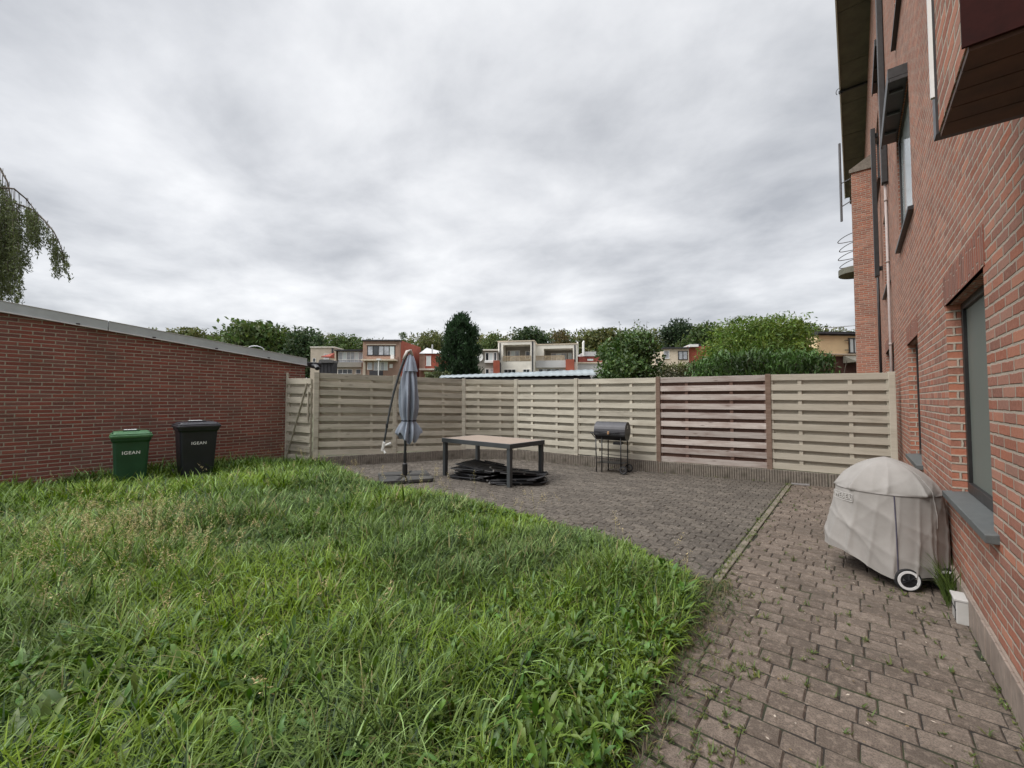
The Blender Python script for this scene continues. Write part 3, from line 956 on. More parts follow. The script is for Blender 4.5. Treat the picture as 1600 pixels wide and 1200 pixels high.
def panel(p0, p1, zb, zt0, zt1, mat, parent, origin, nslat=10, label=None, lean=0.0, name='panel', backmat=None):
    p0, p1 = Vector((*p0, 0)), Vector((*p1, 0))
    d = p1 - p0; L = d.length; d.normalize(); n = Vector((d.y, -d.x, 0))   # towards the garden (right of travel)
    Mx = Matrix(((d.x, -n.x, 0, p0.x - origin.x), (d.y, -n.y, 0, p0.y - origin.y), (0, 0, 1, -origin.z), (0, 0, 0, 1)))
    hs = (zt0 + zt1) / 2 - zb
    pitch = hs / (nslat - 0.35); sh = pitch * 0.61
    fm, bm_ = MB(), MB()
    for i in range(nslat):
        z1 = zt0 - i * pitch; z0 = z1 - sh
        sl = (zt1 - zt0)
        jz, jy = random.uniform(-.005, .005), random.uniform(-.003, .003)
        th = .016
        x0_, x1_ = 0.008, L - .008
        vs = [(x0_, -.020 - th + jy, z0 + jz), (x1_, -.020 - th + jy, z0 + sl + jz * .3), (x1_, -.020 + jy, z0 + sl + jz * .3), (x0_, -.020 + jy, z0 + jz),
              (x0_, -.020 - th + jy, z1 + jz), (x1_, -.020 - th + jy, z1 + sl + jz * .3), (x1_, -.020 + jy, z1 + sl + jz * .3), (x0_, -.020 + jy, z1 + jz)]
        fm.add(vs, [(3, 2, 1, 0), (4, 5, 6, 7), (0, 1, 5, 4), (1, 2, 6, 5), (2, 3, 7, 6), (3, 0, 4, 7)], 0, None, (random.random() * 5, random.random() * 5), Mx)
        zc = z0 - (pitch - sh) / 2
        if i < nslat - 1:
            b0, b1 = zc - sh / 2, zc + sh / 2
            vs = [(x0_, .024, b0), (x1_, .024, b0 + sl), (x1_, .038, b0 + sl), (x0_, .038, b0), (x0_, .024, b1), (x1_, .024, b1 + sl), (x1_, .038, b1 + sl), (x0_, .038, b1)]
            fm.add(vs, [(3, 2, 1, 0), (4, 5, 6, 7), (0, 1, 5, 4), (1, 2, 6, 5), (2, 3, 7, 6), (3, 0, 4, 7)], 1, None, (random.random() * 5, random.random() * 5), Mx)
    o = fm.build(name, [M[mat], M[backmat or mat]], parent, bevel=.003)
    if label: o['label'] = label
    for xf in ((.03, .36, .66, L - .06) if L > 1.2 else (.03, L - .06)):
        x = xf if xf in (.03, L - .06) else xf * L
        if L > 1.2 and xf in (.36, .66): x = (.27 if xf == .36 else .68) * L
        bt = MB()
        bt.box(x - .01, x + .05, -.019, .023, zb + .01, min(zt0, zt1) - .02, M=Mx)
        # nail heads are left to the boards' own texture
        bt.build('batten', M[backmat or mat], o)
    return o


for i in range(7):
    zb = 0.235
    panel(FENCE_LINE[i], FENCE_LINE[i + 1], zb, FTOP[i] - .01, FTOP[i + 1] - .01, PANEL_MATS[i], fen, FO,
          label='reddish brown weathered panel' if i == 5 else None, backmat='wood_brown_back' if i == 5 else None)
for i, (x, y) in enumerate(FENCE_LINE):
    m = 'wood_grey' if i < 2 else 'wood_pale'
    if i in (5, 6): m = 'post_brown'
    if i == 7: m = 'wood_pale2'
    a = Vector((*FENCE_LINE[max(i - 1, 0)], 0)); b = Vector((*FENCE_LINE[min(i + 1, 7)], 0))
    ang = math.atan2(b.y - a.y, b.x - a.x)
    pm = MB(); hw = .045 if i else .055
    pm.box(-hw, hw, -.055, .045, -.05, FTOP[i] + .005, M=Matrix.Translation((x - FO.x, y - FO.y, 0)) @ Matrix.Rotation(ang, 4, 'Z'))
    pm.build('post', M[m], fen, bevel=.006)

# leaning narrow panel between garage and fence
lp = thing('fence_panel', 'narrow tilted slatted panel wedged between the brick garage and the fence corner', 'fence panel', (-10.15, 4.45, 0))
LO = Vector((-10.15, 4.45, 0))
panel((-10.66, 4.36), (-9.79, 4.54), 0.10, 2.08, 2.06, 'wood_grey', lp, LO, nslat=9, name='slat_panel')
pm = MB(); pm.box(-10.72 - LO.x, -10.66 - LO.x, 4.33 - LO.y, 4.37 - LO.y, 0, 2.22)
pm.box(-9.86 - LO.x, -9.82 - LO.x, 4.46 - LO.y, 4.49 - LO.y, 1.05, 1.75)
pm.build('post', M['wood_grey'], lp, bevel=.004)
pm = MB(); pm.tube([(-10.60 - LO.x, 4.33 - LO.y, .2), (-9.90 - LO.x, 4.47 - LO.y, 1.95)], .022, 8); pm.build('brace', M['wood_grey'], lp)

# ribbed concrete edging slabs
slab = []
for (a, b) in zip(FENCE_LINE, FENCE_LINE[1:]):
    a, b = Vector((*a, 0)), Vector((*b, 0)); d = b - a; L = d.length; d.normalize()
    n = max(1, round(L / .95))
    for k in range(n):
        slab.append((a + d * (L * k / n), d.copy(), L / n))


def edging(L, seed):
    rr = random.Random(seed)
    nr = int(L / .042)
    pts_f = []
    for i in range(nr):
        x0 = i * L / nr; s = L / nr
        pts_f += [(x0 + s * .12, -.010), (x0 + s * .25, -.028), (x0 + s * .75, -.028), (x0 + s * .88, -.010)]
    poly = [(0, 0.03)] + [(0, -.01)] + pts_f + [(L, -.01), (L, .03)]
    m = MB(); m.prism(poly, -.04, .235)
    return m


slab_lab = ['at the garage-end corner post, low in the grass', 'left of the parasol, half hidden by tall grass', 'right behind the parasol pole',
            'between the parasol and the inner corner of the fence', 'behind the middle of the table, from the inner corner', 'behind the right end of the table',
            'between the table and the barrel barbecue', 'behind the left legs of the barrel barbecue', 'behind the wheels of the barrel barbecue',
            'below the left half of the brown panel', 'below the right half of the brown panel', 'where the narrow kerb meets the fence', 'partly hidden by the covered barbecue']


for i, (p, d, L) in enumerate(slab):
    n = Vector((d.y, -d.x, 0))
    o = edging(L - .008, i).build('concrete_edging', M['concrete'])
    o.location = p + n * .052 + Vector((0, 0, random.uniform(-.006, .006)))
    o.rotation_euler = (0, 0, math.atan2(d.y, d.x))
    tag(o, 'ribbed concrete edging slab ' + slab_lab[i], 'edging slab', 'ribbed concrete edging slabs')

# metal strip lying at the end of the kerb
m_ = MB(); m_.box(-.14, .14, -.02, .02, 0, .012); m_.box(-.14, .14, .012, .02, .012, .03)
o = m_.build('metal_strip', M['silver']); o.location = (-.80, 9.27, .004); o.rotation_euler = (0, 0, .25)
tag(o, 'short bare metal strip lying on the pavers against the concrete edging', 'metal strip')

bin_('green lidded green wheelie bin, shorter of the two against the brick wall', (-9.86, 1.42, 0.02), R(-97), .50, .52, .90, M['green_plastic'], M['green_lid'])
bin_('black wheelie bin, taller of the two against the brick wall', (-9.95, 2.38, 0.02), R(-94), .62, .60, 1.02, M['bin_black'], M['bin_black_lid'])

# ------------------------------------------------------------------ table
tb = thing('garden_table', 'grey metal garden table with tan plank top, standing on the patio', 'table', (-5.67, 6.25, 0), R(-1.5))
m_ = MB(); hw, hd, zt = .94, .52, .77
m_.box(-hw, hw, -hd, -hd + .035, zt - .085, zt); m_.box(-hw, hw, hd - .035, hd, zt - .085, zt)
m_.box(-hw, -hw + .035, -hd + .035, hd - .035, zt - .085, zt); m_.box(hw - .035, hw, -hd + .035, hd - .035, zt - .085, zt)
m_.build('frame', M['anthracite'], tb, bevel=.004)
m_ = MB(); m_.box(-hw + .036, hw - .036, -hd + .036, hd - .036, zt - .03, zt - .001); m_.build('tabletop', M['table_top'], tb)
for sx in (-1, 1):
    for sy in (-1, 1):
        m_ = MB(); cx_, cy_ = sx * (hw - .055), sy * (hd - .055)
        m_.box(cx_ - .038, cx_ + .038, cy_ - .038, cy_ + .038, 0, zt - .085)
        m_.build('leg', M['anthracite'], tb, bevel=.004)

# ------------------------------------------------------------------ folded chairs under the table
def folded_chair(label, loc, rz, tilt=(0, 0)):
    t = thing('folded_chair', label, 'folding chair', loc, rz, 'folded black chairs under the table')
    t.rotation_euler = (tilt[0], tilt[1], rz)
    m_ = MB()
    for sy in (-1, 1):
        m_.tube([(-.52, sy * .26, .035), (-.50, sy * .27, .035), (.40, sy * .27, .035), (.50, sy * .24, .05), (.54, sy * .18, .05)], .013, 8)
    m_.tube([(.54, -.18, .05), (.54, .18, .05)], .013, 8); m_.tube([(-.52, -.26, .035), (-.52, .26, .035)], .013, 8)
    m_.tube([(0, -.27, .035), (0, .27, .035)], .011, 8)
    m_.build('back_frame', M['black_metal'], t, smooth=True)
    m_ = MB()
    n = 8
    vs = [(-.50 + 1.0 * i / n, sy * .255, .038 - .016 * math.sin(math.pi * ((i / n * 2) % 1))) for i in range(n + 1) for sy in (-1, 1)]
    m_.add(vs + [(x, y, z - .004) for x, y, z in vs], [(2 * i, 2 * i + 1, 2 * i + 3, 2 * i + 2) for i in range(n)] + [(2 * (n + 1) + 2 * i + 2, 2 * (n + 1) + 2 * i + 3, 2 * (n + 1) + 2 * i + 1, 2 * (n + 1) + 2 * i) for i in range(n)])
    m_.build('sling', M['chair_sling'], t, smooth=True)
    for sy in (-1, 1):
        m_ = MB(); m_.tube([(-.40, sy * .30, .012), (.05, sy * .30, .012), (.44, sy * .30, .02)], .012, 8)
        m_.build('leg', M['black_metal'], t, smooth=True)
        m_ = MB(); m_.bar((-.25, sy * .315, .05), (.27, sy * .315, .052), .045, .022); m_.build('armrest', M['black_plastic'], t, bevel=.006)
    for (x, y) in ((-.52, .275), (-.52, -.275), (.05, .31), (.05, -.31)):
        m_ = MB(); m_.lathe([(.0, -.014), (.019, -.014), (.019, .014), (.0, .014)], 10, M=Matrix.Translation((x, y, .042)), cap=False)
        m_.build('joint', M['silver'], t)
    return t


M['chair_sling'] = plain('black_sling', (0.016, 0.016, 0.018), 0.7, var=.3, scale=40)
base_ch = folded_chair('folded black chair at the bottom of the stack between the left table legs', (-5.85, 6.02, .0), R(12))
for lab, loc, rz, tl in (
        ('second folded black chair from the bottom of the left stack', (-5.80, 6.08, .062), R(-8), (R(2), R(-2))),
        ('third folded black chair from the bottom of the left stack', (-5.86, 6.10, .125), R(20), (R(-3), R(2))),
        ('folded black chair topmost on the left stack under the table', (-5.80, 6.16, .19), R(2), (R(3), R(4))),
        ('folded black chair lowest in the stack behind the front right table leg', (-4.95, 6.20, .0), R(38), (0, 0)),
        ('folded black chair tilted in the middle of the right stack', (-4.98, 6.24, .068), R(20), (R(4), R(-5))),
        ('folded black chair topmost on the right stack under the table', (-5.02, 6.30, .145), R(48), (R(-3), R(6)))):
    c = dup(base_ch, loc, rz, lab, 'folded black chairs under the table')
    c.rotation_euler = (tl[0], tl[1], rz)

# ------------------------------------------------------------------ closed cantilever parasol
ub = thing('parasol', 'closed blue-grey cantilever parasol with its arm hanging down, standing on a slab base', 'parasol', (-6.86, 5.02, 0), YAW)
# local x = to the right in the photo, y = away
m_ = MB()
for k in range(4):
    a = R(45 + 90 * k)
    m_.prism([(x, y) for x, y in rrect(.235, .235, .05)], 0.012, .078, M=Matrix.Rotation(R(20), 4, 'Z') @ Matrix.Translation((.25 * (1 if k in (0, 3) else -1), .25 * (1 if k < 2 else -1), 0)))
m_.build('base_slab', plain('dark_base_slab', (.045, .045, .043), .8, var=.3, scale=12, dirt=((.09, .085, .07), .6)), ub, bevel=.012)
m_ = MB(); m_.bar((-.5, 0, .07), (.5, 0, .07), .05, .03); m_.bar((0, -.5, .072), (0, .5, .072), .05, .03); m_.lathe([(.05, .06), (.05, .30), (.032, .32)], 12)
m_.build('base_cross', M['black_metal'], ub)
m_ = MB(); m_.tube([(0, 0, .08), (.005, 0, 1.0), (.05, 0, 2.0), (.095, 0, 2.44)], [.027] * 4, 12)
m_.build('pole', M['anthracite'], ub, smooth=True)
# arm
m_ = MB()
arm = [(.11, 0, 2.46), (.085, -.02, 2.52), (.04, -.04, 2.50), (-.02, -.05, 2.36), (-.12, -.06, 2.05), (-.215, -.07, 1.70), (-.285, -.08, 1.36), (-.335, -.09, 1.05), (-.365, -.09, .86), (-.385, -.09, .72)]
m_.tube(arm, [.024, .028, .030, .028, .024, .022, .021, .020, .020, .019], 10)
ao = m_.build('arm', M['anthracite'], ub, smooth=True)
m_ = MB(); m_.tube([(.12, 0, 2.44), (.09, -.02, 2.535), (.04, -.045, 2.515), (-.03, -.055, 2.36)], [.035, .036, .034, .031], 10); m_.build('arm_cap', M['beige_plastic'], ao, smooth=True)
m_ = MB(); m_.lathe([(.024, -.04), (.026, 0), (.024, .04)], 10, M=Matrix.Translation((-.335, -.09, 1.05))); m_.build('collar', M['black_plastic'], ao)
m_ = MB(); m_.bar((-.385, -.09, .74), (-.42, -.10, .56), .07, .05); m_.bar((-.40, -.09, .66), (-.25, -.10, .72), .045, .04); m_.bar((-.41, -.09, .60), (-.35, -.12, .52), .035, .03)
m_.build('clamp', M['white_paint'], ao, bevel=.008)


# canopy: folded cloth
def fold(k, amp, ph):
    def fn(r, z, t_):
        s = 1 + amp * math.cos(k * t_ + ph + 0.9 * math.sin(z * 3.1)) + amp * .45 * math.cos((k + 3) * t_ - z * 2.0)
        return r * s, z
    return fn


cano = MB()
prof = [(.172, .80), (.178, .86), (.165, .95), (.142, 1.05), (.108, 1.13), (.110, 1.17), (.130, 1.25), (.146, 1.38), (.150, 1.55), (.143, 1.75), (.126, 1.95), (.104, 2.15), (.082, 2.28), (.06, 2.38)]


def canopy_fn(r, z, t_):
    a_ = .30 * min(1, (2.5 - z) / .5)
    r_, z_ = fold(8, a_, .4)(r, z, t_)
    k = max(0, (1.08 - z) / .28)
    return r_ * (1 + .16 * k * math.sin(2 * t_ + 1) + .10 * k * math.sin(3 * t_)), z_ + k * (.07 * math.sin(2 * t_ + .7) + .05 * math.cos(8 * t_ + .4) + .03 * math.sin(5 * t_))


cano.lathe(prof, 128, M=Matrix.Translation((.075, 0, 0)), fn=canopy_fn, cap=False)
co = cano.build('canopy', M['fabric_blue'], ub, smooth=True)
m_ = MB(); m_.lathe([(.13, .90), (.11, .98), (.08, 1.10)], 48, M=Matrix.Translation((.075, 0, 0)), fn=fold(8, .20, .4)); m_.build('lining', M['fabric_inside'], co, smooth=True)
m_ = MB(); m_.lathe([(.135, 2.12), (.125, 2.16), (.095, 2.30), (.06, 2.42), (.03, 2.46)], 64, M=Matrix.Translation((.09, 0, 0)), fn=fold(7, .13, 1.2), cap=False); m_.build('vent', M['fabric_blue'], co, smooth=True)
m_ = MB(); m_.lathe([(.113, 1.135), (.114, 1.16)], 64, M=Matrix.Translation((.075, 0, 0)), fn=fold(8, .28, .4), cap=False); m_.build('tie_strap', M['fabric_inside'], co)

# ------------------------------------------------------------------ barrel barbecue
bq = thing('barrel_barbecue', 'black barrel charcoal barbecue on thin legs in front of the fence', 'barbecue', (-4.08, 8.38, 0), R(7))
L2 = .34; rb = .205; zc = .88


def half(a0, a1, r=rb, x0=-L2, x1=L2, n=16, caps=True):
    m = MB()
    ang = np.linspace(R(a0), R(a1), n)
    pts = [(r * math.cos(a), r * math.sin(a)) for a in ang]
    vs = [(x0, y, zc + z) for y, z in pts] + [(x1, y, zc + z) for y, z in pts]
    fs = [(i, n + i, n + i + 1, i + 1) for i in range(n - 1)]
    if caps: fs += [tuple(range(n)), tuple(range(2 * n - 1, n - 1, -1))]
    m.add(vs, fs); return m


half(-12, 192).build('lid', M['grill_lid'], bq, smooth=False)
lid = [o for o in bq.children][0]
half(192, 348, rb - .006, -L2 + .006, L2 - .006).build('firebox', M['black_metal'], bq)
m_ = MB(); m_.box(-L2, L2, -rb - .012, -rb + .02, zc - .09, zc - .045); m_.build('rim', M['black_metal'], bq, bevel=.004)
m_ = MB(); m_.tube([(-.22, -rb - .015, zc - .02), (-.22, -rb - .05, zc - .02), (.22, -rb - .05, zc - .02), (.22, -rb - .015, zc - .02)], .010, 8); m_.build('handle', M['black_metal'], lid, smooth=True)
m_ = MB(); m_.box(-.02, .02, -rb - .065, -rb - .035, zc - .055, zc + .01); m_.build('handle_grip', M['copper'], lid, bevel=.006)
m_ = MB(); m_.box(L2 + .001, L2 + .006, -.035, .0, zc + .06, zc + .13); m_.build('thermometer', M['silver'], lid)
m_ = MB(); m_.box(-L2 - .11, -L2 + .02, -.16, .14, zc - .055, zc - .035); m_.bar((-L2 - .09, -.12, zc - .05), (-L2 + .01, -.12, zc - .17), .02, .015); m_.build('side_shelf', M['black_metal'], bq, bevel=.003)
for x in (-.31, -.10, .20, .31):
    pass
for (x, y, x2, y2) in ((-.31, -.17, -.30, -.17), (-.30, .17, -.30, .17), (.24, -.17, .24, -.17), (.28, .17, .28, .17), (-.17, -.17, -.18, -.17), (-.15, .16, -.15, .16)):
    m_ = MB(); m_.tube([(x, y, zc - .12), (x2, y2, 0.0)], .013, 8); m_.build('leg', M['black_metal'], bq, smooth=True)
m_ = MB(); m_.box(-.29, .28, -.16, .16, .20, .212)
for z_ in (.30, .34): m_.tube([(-.3, -.17, z_), (.24, -.17, z_ - .02)], .006, 6)
m_.tube([(-.3, .17, .35), (.28, .17, .33)], .006, 6)
m_.build('lower_rack', M['black_metal'], bq)
m_ = MB(); m_.box(.05, .22, -.10, .08, .60, .66); m_.build('ash_drawer', M['black_metal'], bq, bevel=.004)
m_ = MB(); m_.tube([(.30, -.20, .085), (.30, .20, .085)], .008, 8); m_.build('axle', M['black_metal'], bq)
for sy in (-1, 1):
    Mx = Matrix.Translation((.30, sy * .20, .085)) @ Matrix.Rotation(R(90), 4, 'X')
    m_ = MB(); m_.lathe([(.060, -.018), (.082, -.018), (.085, -.010), (.085, .010), (.082, .018), (.060, .018), (.060, -.018)], 24, M=Mx, cap=False); wo = m_.build('wheel', M['tyre'], bq)
    m_ = MB()
    for k in range(5):
        a = 2 * math.pi * k / 5
        m_.bar(Mx @ Vector((0, 0, -.019)), Mx @ Vector((.06 * math.cos(a), .06 * math.sin(a), -.019)), .012, .006, up=(0, 1, 0.01))
    m_.lathe([(.055, -.021), (.062, -.021), (.062, .021), (.055, .021), (.055, -.021)], 24, M=Mx, cap=False); m_.build('rim', M['iron'], wo)

# ------------------------------------------------------------------ covered kettle barbecue
cv = thing('covered_barbecue', 'kettle barbecue under a beige fabric cover, against the brick building', 'barbecue', (0.20, 5.14, 0))
NT_, = (144,)
prof = []
for i in range(81):
    s = i / 80
    if s < .62:
        z = .10 + s / .62 * .66; r_ = .412 - .052 * (s / .62) ** 1.6
    else:
        q = (s - .62) / .38; z = .76 + .285 * (math.sin(q * math.pi / 2) * .62 + q * .38); r_ = .360 * (1 - q ** 1.45)
    prof.append((max(r_, .004), z))
ANG_CAM = math.atan2(-5.14, -0.20)      # towards the camera


def crease(x): return (1 - abs(math.sin(x))) ** 3          # narrow ridges


def cover_fn(r, z, a):
    da = math.atan2(math.sin(a - ANG_CAM), math.cos(a - ANG_CAM))
    w_ = max(0, min(1, (.80 - z) / .6))
    k = r / .4
    if z <= .76:
        rr = r + k * (.006 * math.sin(3 * a + 1.0) + .016 * w_ * math.sin(4 * a + .6 + .5 * z) + (.004 + .013 * w_) * crease(4.5 * a + .35 * math.sin(5 * z) + .4)
                      + .010 * crease(8.5 * a - 2.6 * z + 1.0) * (.3 + w_) + .010 * crease(3 * a + 7.5 * z + .5) * math.sin(math.pi * min(1, max(0, (z - .1) / .65)))
                      + .006 * crease(11 * z + 2.0 * a) + .007 * crease(2.5 * a - 5.5 * z + 1.7) * (1 - w_))
    else:
        q = max(0, 1 - (z - .76) / .30)
        rr = r + k * (.020 * crease(4.5 * a + .4 + .5 * q) + .014 * crease(7 * a + 1.1 - .8 * q) * crease(1.5 * a) + .008 * math.sin(5 * a) + .006 * crease(6 * q + 3 * a)) * (.30 + q)
    rr += .045 * w_ * math.exp(-((da + 1.05) / .36) ** 2)        # flare on the side towards the lawn
    x = .20 + rr * math.cos(a)
    if x > .588: rr = (.588 - .20) / math.cos(a)
    hem = (.13 * math.exp(-((da + 1.15) / .7) ** 2) + .02 * math.sin(5 * a)) * max(0, min(1, (.55 - z) / .45))
    return rr, z + hem


m_ = MB(); m_.lathe(prof, 260, fn=cover_fn, cap=False)
cov = m_.build('cover', M['cover'], cv, smooth=True)
# seams
def on_cover(a, z):
    best = min(prof, key=lambda q: abs(q[1] - z))
    rr, zz_ = cover_fn(best[0], z, a)
    return Vector(((rr + .002) * math.cos(a), (rr + .002) * math.sin(a), zz_))


m_ = MB(); m_.tube([on_cover(a, .757) for a in np.linspace(0, 2 * math.pi, 120, endpoint=False)], .0032, 6, closed=True); m_.build('seam', plain('seam_thread', (.14, .125, .115), .9), cov)
m_ = MB(); m_.tube([on_cover(ANG_CAM + .14, z) for z in np.linspace(.12, .757, 24)], .0045, 6); m_.build('piping', plain('dark_piping', (.06, .055, .085), .8), cov)
m_ = MB(); m_.tube([on_cover(ANG_CAM + .95, z) for z in np.linspace(.50, 1.03, 30)], .004, 6); m_.build('piping', M['cover'], cov)
# emblem patch with raised lettering on the left shoulder
a_e = ANG_CAM - .92
def wrap(o, z0):
    """lay a flat mesh (x along, y up, z out) onto the cover"""
    for v in o.data.vertices:
        a = a_e + v.co.x / .40
        p = on_cover(a, z0)
        n = Vector((math.cos(a), math.sin(a), 0))
        v.co = Vector((p.x, p.y, p.z + v.co.y)) + n * (v.co.z + .006)
    return o


wrap(text_mesh('lettering', 'WEBER', .062, plain('raised_grey_print', (.50, .48, .455), .7, var=.05), cov, Matrix.Identity(4), .0015), .685)
m_ = MB()
for i in range(12):
    x0, x1 = -.115 + .23 * i / 12, -.115 + .23 * (i + 1) / 12
    for y0, y1 in ((.030, .036), (-.036, -.030)): m_.box(x0, x1, y0, y1, -.001, .002)
for x0, x1 in ((-.121, -.115), (.115, .121)): m_.box(x0, x1, -.036, .036, -.001, .002)
wrap(m_.build('emblem_border', bpy.data.materials['raised_grey_print'], cov), .685)
# legs, wheels, ash pan
wx, wy = .115, -.38
for (x, y) in ((.115, -.33), (-.16, .24), (.30, .18)):
    m_ = MB(); m_.tube([(x * .7, y * .7, .45), (x, y, .03)], .012, 8); m_.build('leg', M['black_metal'], cv, smooth=True)
for (x, y) in ((.10, -.405), (.34, -.20)):
    ax_a = math.atan2(-.9, -.55)
    Mx = Matrix.Translation((x, y, .092)) @ Matrix.Rotation(R(-66), 4, 'Z') @ Matrix.Rotation(R(90), 4, 'Y')
    m_ = MB(); m_.lathe([(.062, -.018), (.088, -.018), (.092, -.010), (.092, .010), (.088, .018), (.062, .018), (.062, -.018)], 32, M=Mx, cap=False); wo = m_.build('wheel', M['tyre'], cv)
    m_ = MB(); m_.lathe([(.058, -.021), (.077, -.021), (.077, .021), (.058, .021), (.058, -.021)], 32, M=Mx, cap=False); m_.build('rim', M['white_rubber'], wo)
    m_ = MB(); m_.lathe([(.0, -.017), (.061, -.017), (.061, .017), (.0, .017)], 24, M=Mx, cap=False)
    for k in range(6):
        a = math.pi * k / 3
        m_.bar(Mx @ Vector((0, 0, .019)), Mx @ Vector((.055 * math.cos(a), .055 * math.sin(a), .019)), .012, .006)
        m_.bar(Mx @ Vector((0, 0, -.019)), Mx @ Vector((.055 * math.cos(a), .055 * math.sin(a), -.019)), .012, .006)
    m_.build('hub', M['black_plastic'], wo)
m_ = MB(); m_.bar((.055, -.40, .20), (.085, -.425, .085), .035, .012); m_.build('bracket', M['iron'], cv, bevel=.003)
m_ = MB(); m_.tube([(.10, -.40, .092), (.34, -.20, .092)], .008, 8); m_.build('axle', M['silver'], cv)
m_ = MB(); m_.lathe([(.02, .26), (.20, .30), (.27, .36), (.285, .46)], 28); m_.build('kettle', M['black_metal'], cv)


# ------------------------------------------------------------------ grass, weeds
def inside(px, py, poly):
    c = np.zeros(len(px), bool); n = len(poly)
    for i in range(n):
        x0, y0 = poly[i]; x1, y1 = poly[(i + 1) % n]
        k = ((y0 > py) != (y1 > py)) & (px < (x1 - x0) * (py - y0) / (y1 - y0 + 1e-12) + x0)
        c ^= k
    return c


def smooth_noise(x, y, seed, s):
    r_ = np.random.default_rng(seed); out = np.zeros_like(x)
    for k in range(7):
        a = r_.uniform(0, 2 * math.pi); f = s * r_.uniform(.5, 1.7)
        out += np.sin((x * math.cos(a) + y * math.sin(a)) * f + r_.uniform(0, 6.28))
    return out / 3.0


LAWN = [(-10.70, -3.2), (-0.82, -3.2), (-0.80, 1.6), (-0.90, 2.4), (-0.98, 3.2), (-1.10, 3.7), (-1.40, 3.95), (-2.1, 4.25), (-3.2, 4.38), (-4.8, 4.40), (-6.1, 4.22), (-7.2, 4.27), (-8.2, 4.5), (-9.6, 4.55), (-10.68, 4.3)]


def blades(root, h, az, bend, wid, seg=4, lean=0.15):
    """curved tapering strips bending over in an arc; returns V, F, blade index per face"""
    n = len(h)
    ts = np.linspace(0, 1, seg + 1)
    dx, dy = np.cos(az), np.sin(az)
    V = np.zeros((n, (seg + 1) * 2, 3), np.float32)
    tw = rng.uniform(-.5, .5, n)
    out = np.zeros(n); up = np.zeros(n)
    for i, t_ in enumerate(ts):
        if i:
            th_ = lean + bend * ((ts[i - 1] + t_) / 2) ** 1.25
            out = out + np.sin(th_) * h / seg; up = up + np.cos(th_) * h / seg
        w_ = wid * (1.0 - t_ ** 2.2) * (0.6 + 0.4 * min(1, t_ * 4)) + 0.0004
        sx, sy = -np.sin(az + tw * t_), np.cos(az + tw * t_)
        cx_ = root[:, 0] + dx * out; cy_ = root[:, 1] + dy * out; cz = np.maximum(root[:, 2] + up, .004)
        V[:, 2 * i, 0] = cx_ - sx * w_; V[:, 2 * i, 1] = cy_ - sy * w_; V[:, 2 * i, 2] = cz
        V[:, 2 * i + 1, 0] = cx_ + sx * w_; V[:, 2 * i + 1, 1] = cy_ + sy * w_; V[:, 2 * i + 1, 2] = cz
    base = (np.arange(n) * (seg + 1) * 2)[:, None, None]
    q = np.array([[2 * i, 2 * i + 1, 2 * i + 3, 2 * i + 2] for i in range(seg)])[None]
    Fq = (base + q).reshape(-1, 4)
    return V.reshape(-1, 3), Fq, np.repeat(np.arange(n), seg)


def lawn_points(n, poly=LAWN, dens=None):
    x = rng.uniform(-10.7, -0.7, n * 3); y = rng.uniform(-3.2, 4.9, n * 3)
    k = inside(x, y, poly); x, y = x[k], y[k]
    # keep what the camera could see, with a margin for a step aside
    dpt = x * FW[0] + y * FW[1]; lat = x * RT[0] + y * RT[1]
    k = (dpt > 0.6) & (np.abs(lat) < dpt * 1.45 + 1.2)
    x, y, dpt = x[k], y[k], dpt[k]
    keep = rng.uniform(0, 1, len(x)) < np.clip((4.2 / np.maximum(dpt, 1.6)) ** 1.05, 0.16, 1.0)
    return x[keep], y[keep], dpt[keep]


gx, gy, gd = lawn_points(105000)
tx_, ty_, td_ = lawn_points(11000)
nt_ = rng.integers(14, 30, len(tx_))
ti = np.repeat(np.arange(len(tx_)), nt_)
ta = rng.uniform(0, 2 * math.pi, len(ti)); tr_ = rng.uniform(0, 1, len(ti)) ** .7 * np.repeat(rng.uniform(.03, .085, len(tx_)), nt_)
ux, uy = tx_[ti] + tr_ * np.cos(ta), ty_[ti] + tr_ * np.sin(ta)
tus_h = np.repeat(rng.uniform(.75, 1.55, len(tx_)), nt_); tus_c = rng.uniform(-.35, .35, len(tx_))[ti]
nr_ = len(gx)
gaz = np.concatenate([rng.uniform(0, 2 * math.pi, nr_) * .75 + smooth_noise(gx, gy, 9, 3.0) * 2.2, ta + rng.normal(0, .45, len(ti))])
gx, gy, gd = np.concatenate([gx, ux]), np.concatenate([gy, uy]), np.concatenate([gd, td_[ti]])
tuf = np.concatenate([np.ones(nr_), tus_h]); tuc = np.concatenate([np.zeros(nr_), tus_c])
hn = smooth_noise(gx, gy, 3, 2.2); hn2 = smooth_noise(gx, gy, 5, 6.0)
edge = np.clip((-0.80 - gx) / 0.9, 0.0, 1.0)
gh = (0.185 + 0.06 * hn + 0.04 * hn2) * rng.uniform(0.5, 1.35, len(gx)) * tuf
gh = np.clip(gh, 0.05, 0.44) * (0.28 + 0.72 * np.sqrt(edge))
far = np.clip((gx + 2.5) / -6.0, 0, 1)
gh *= 1.0 + 0.22 * far
yedge = np.interp(-gx, [1.3, 2.1, 3.2, 4.8, 6.1, 7.2, 8.2, 9.6], [3.95, 4.25, 4.38, 4.40, 4.20, 4.25, 4.9, 5.2])
gh *= 0.34 + 0.66 * np.clip((yedge - gy) / 0.75, 0, 1) ** .8
gb = rng.uniform(0.5, 3.3, len(gx))
gw = rng.uniform(0.0028, 0.0072, len(gx)) * np.clip(gd / 3.6, 0.85, 2.0)
root = np.stack([gx, gy, np.full_like(gx, 0.01)], 1)
V, Fq, bi = blades(root, gh, gaz, gb, gw, 5, rng.uniform(.02, .55, len(gx)))
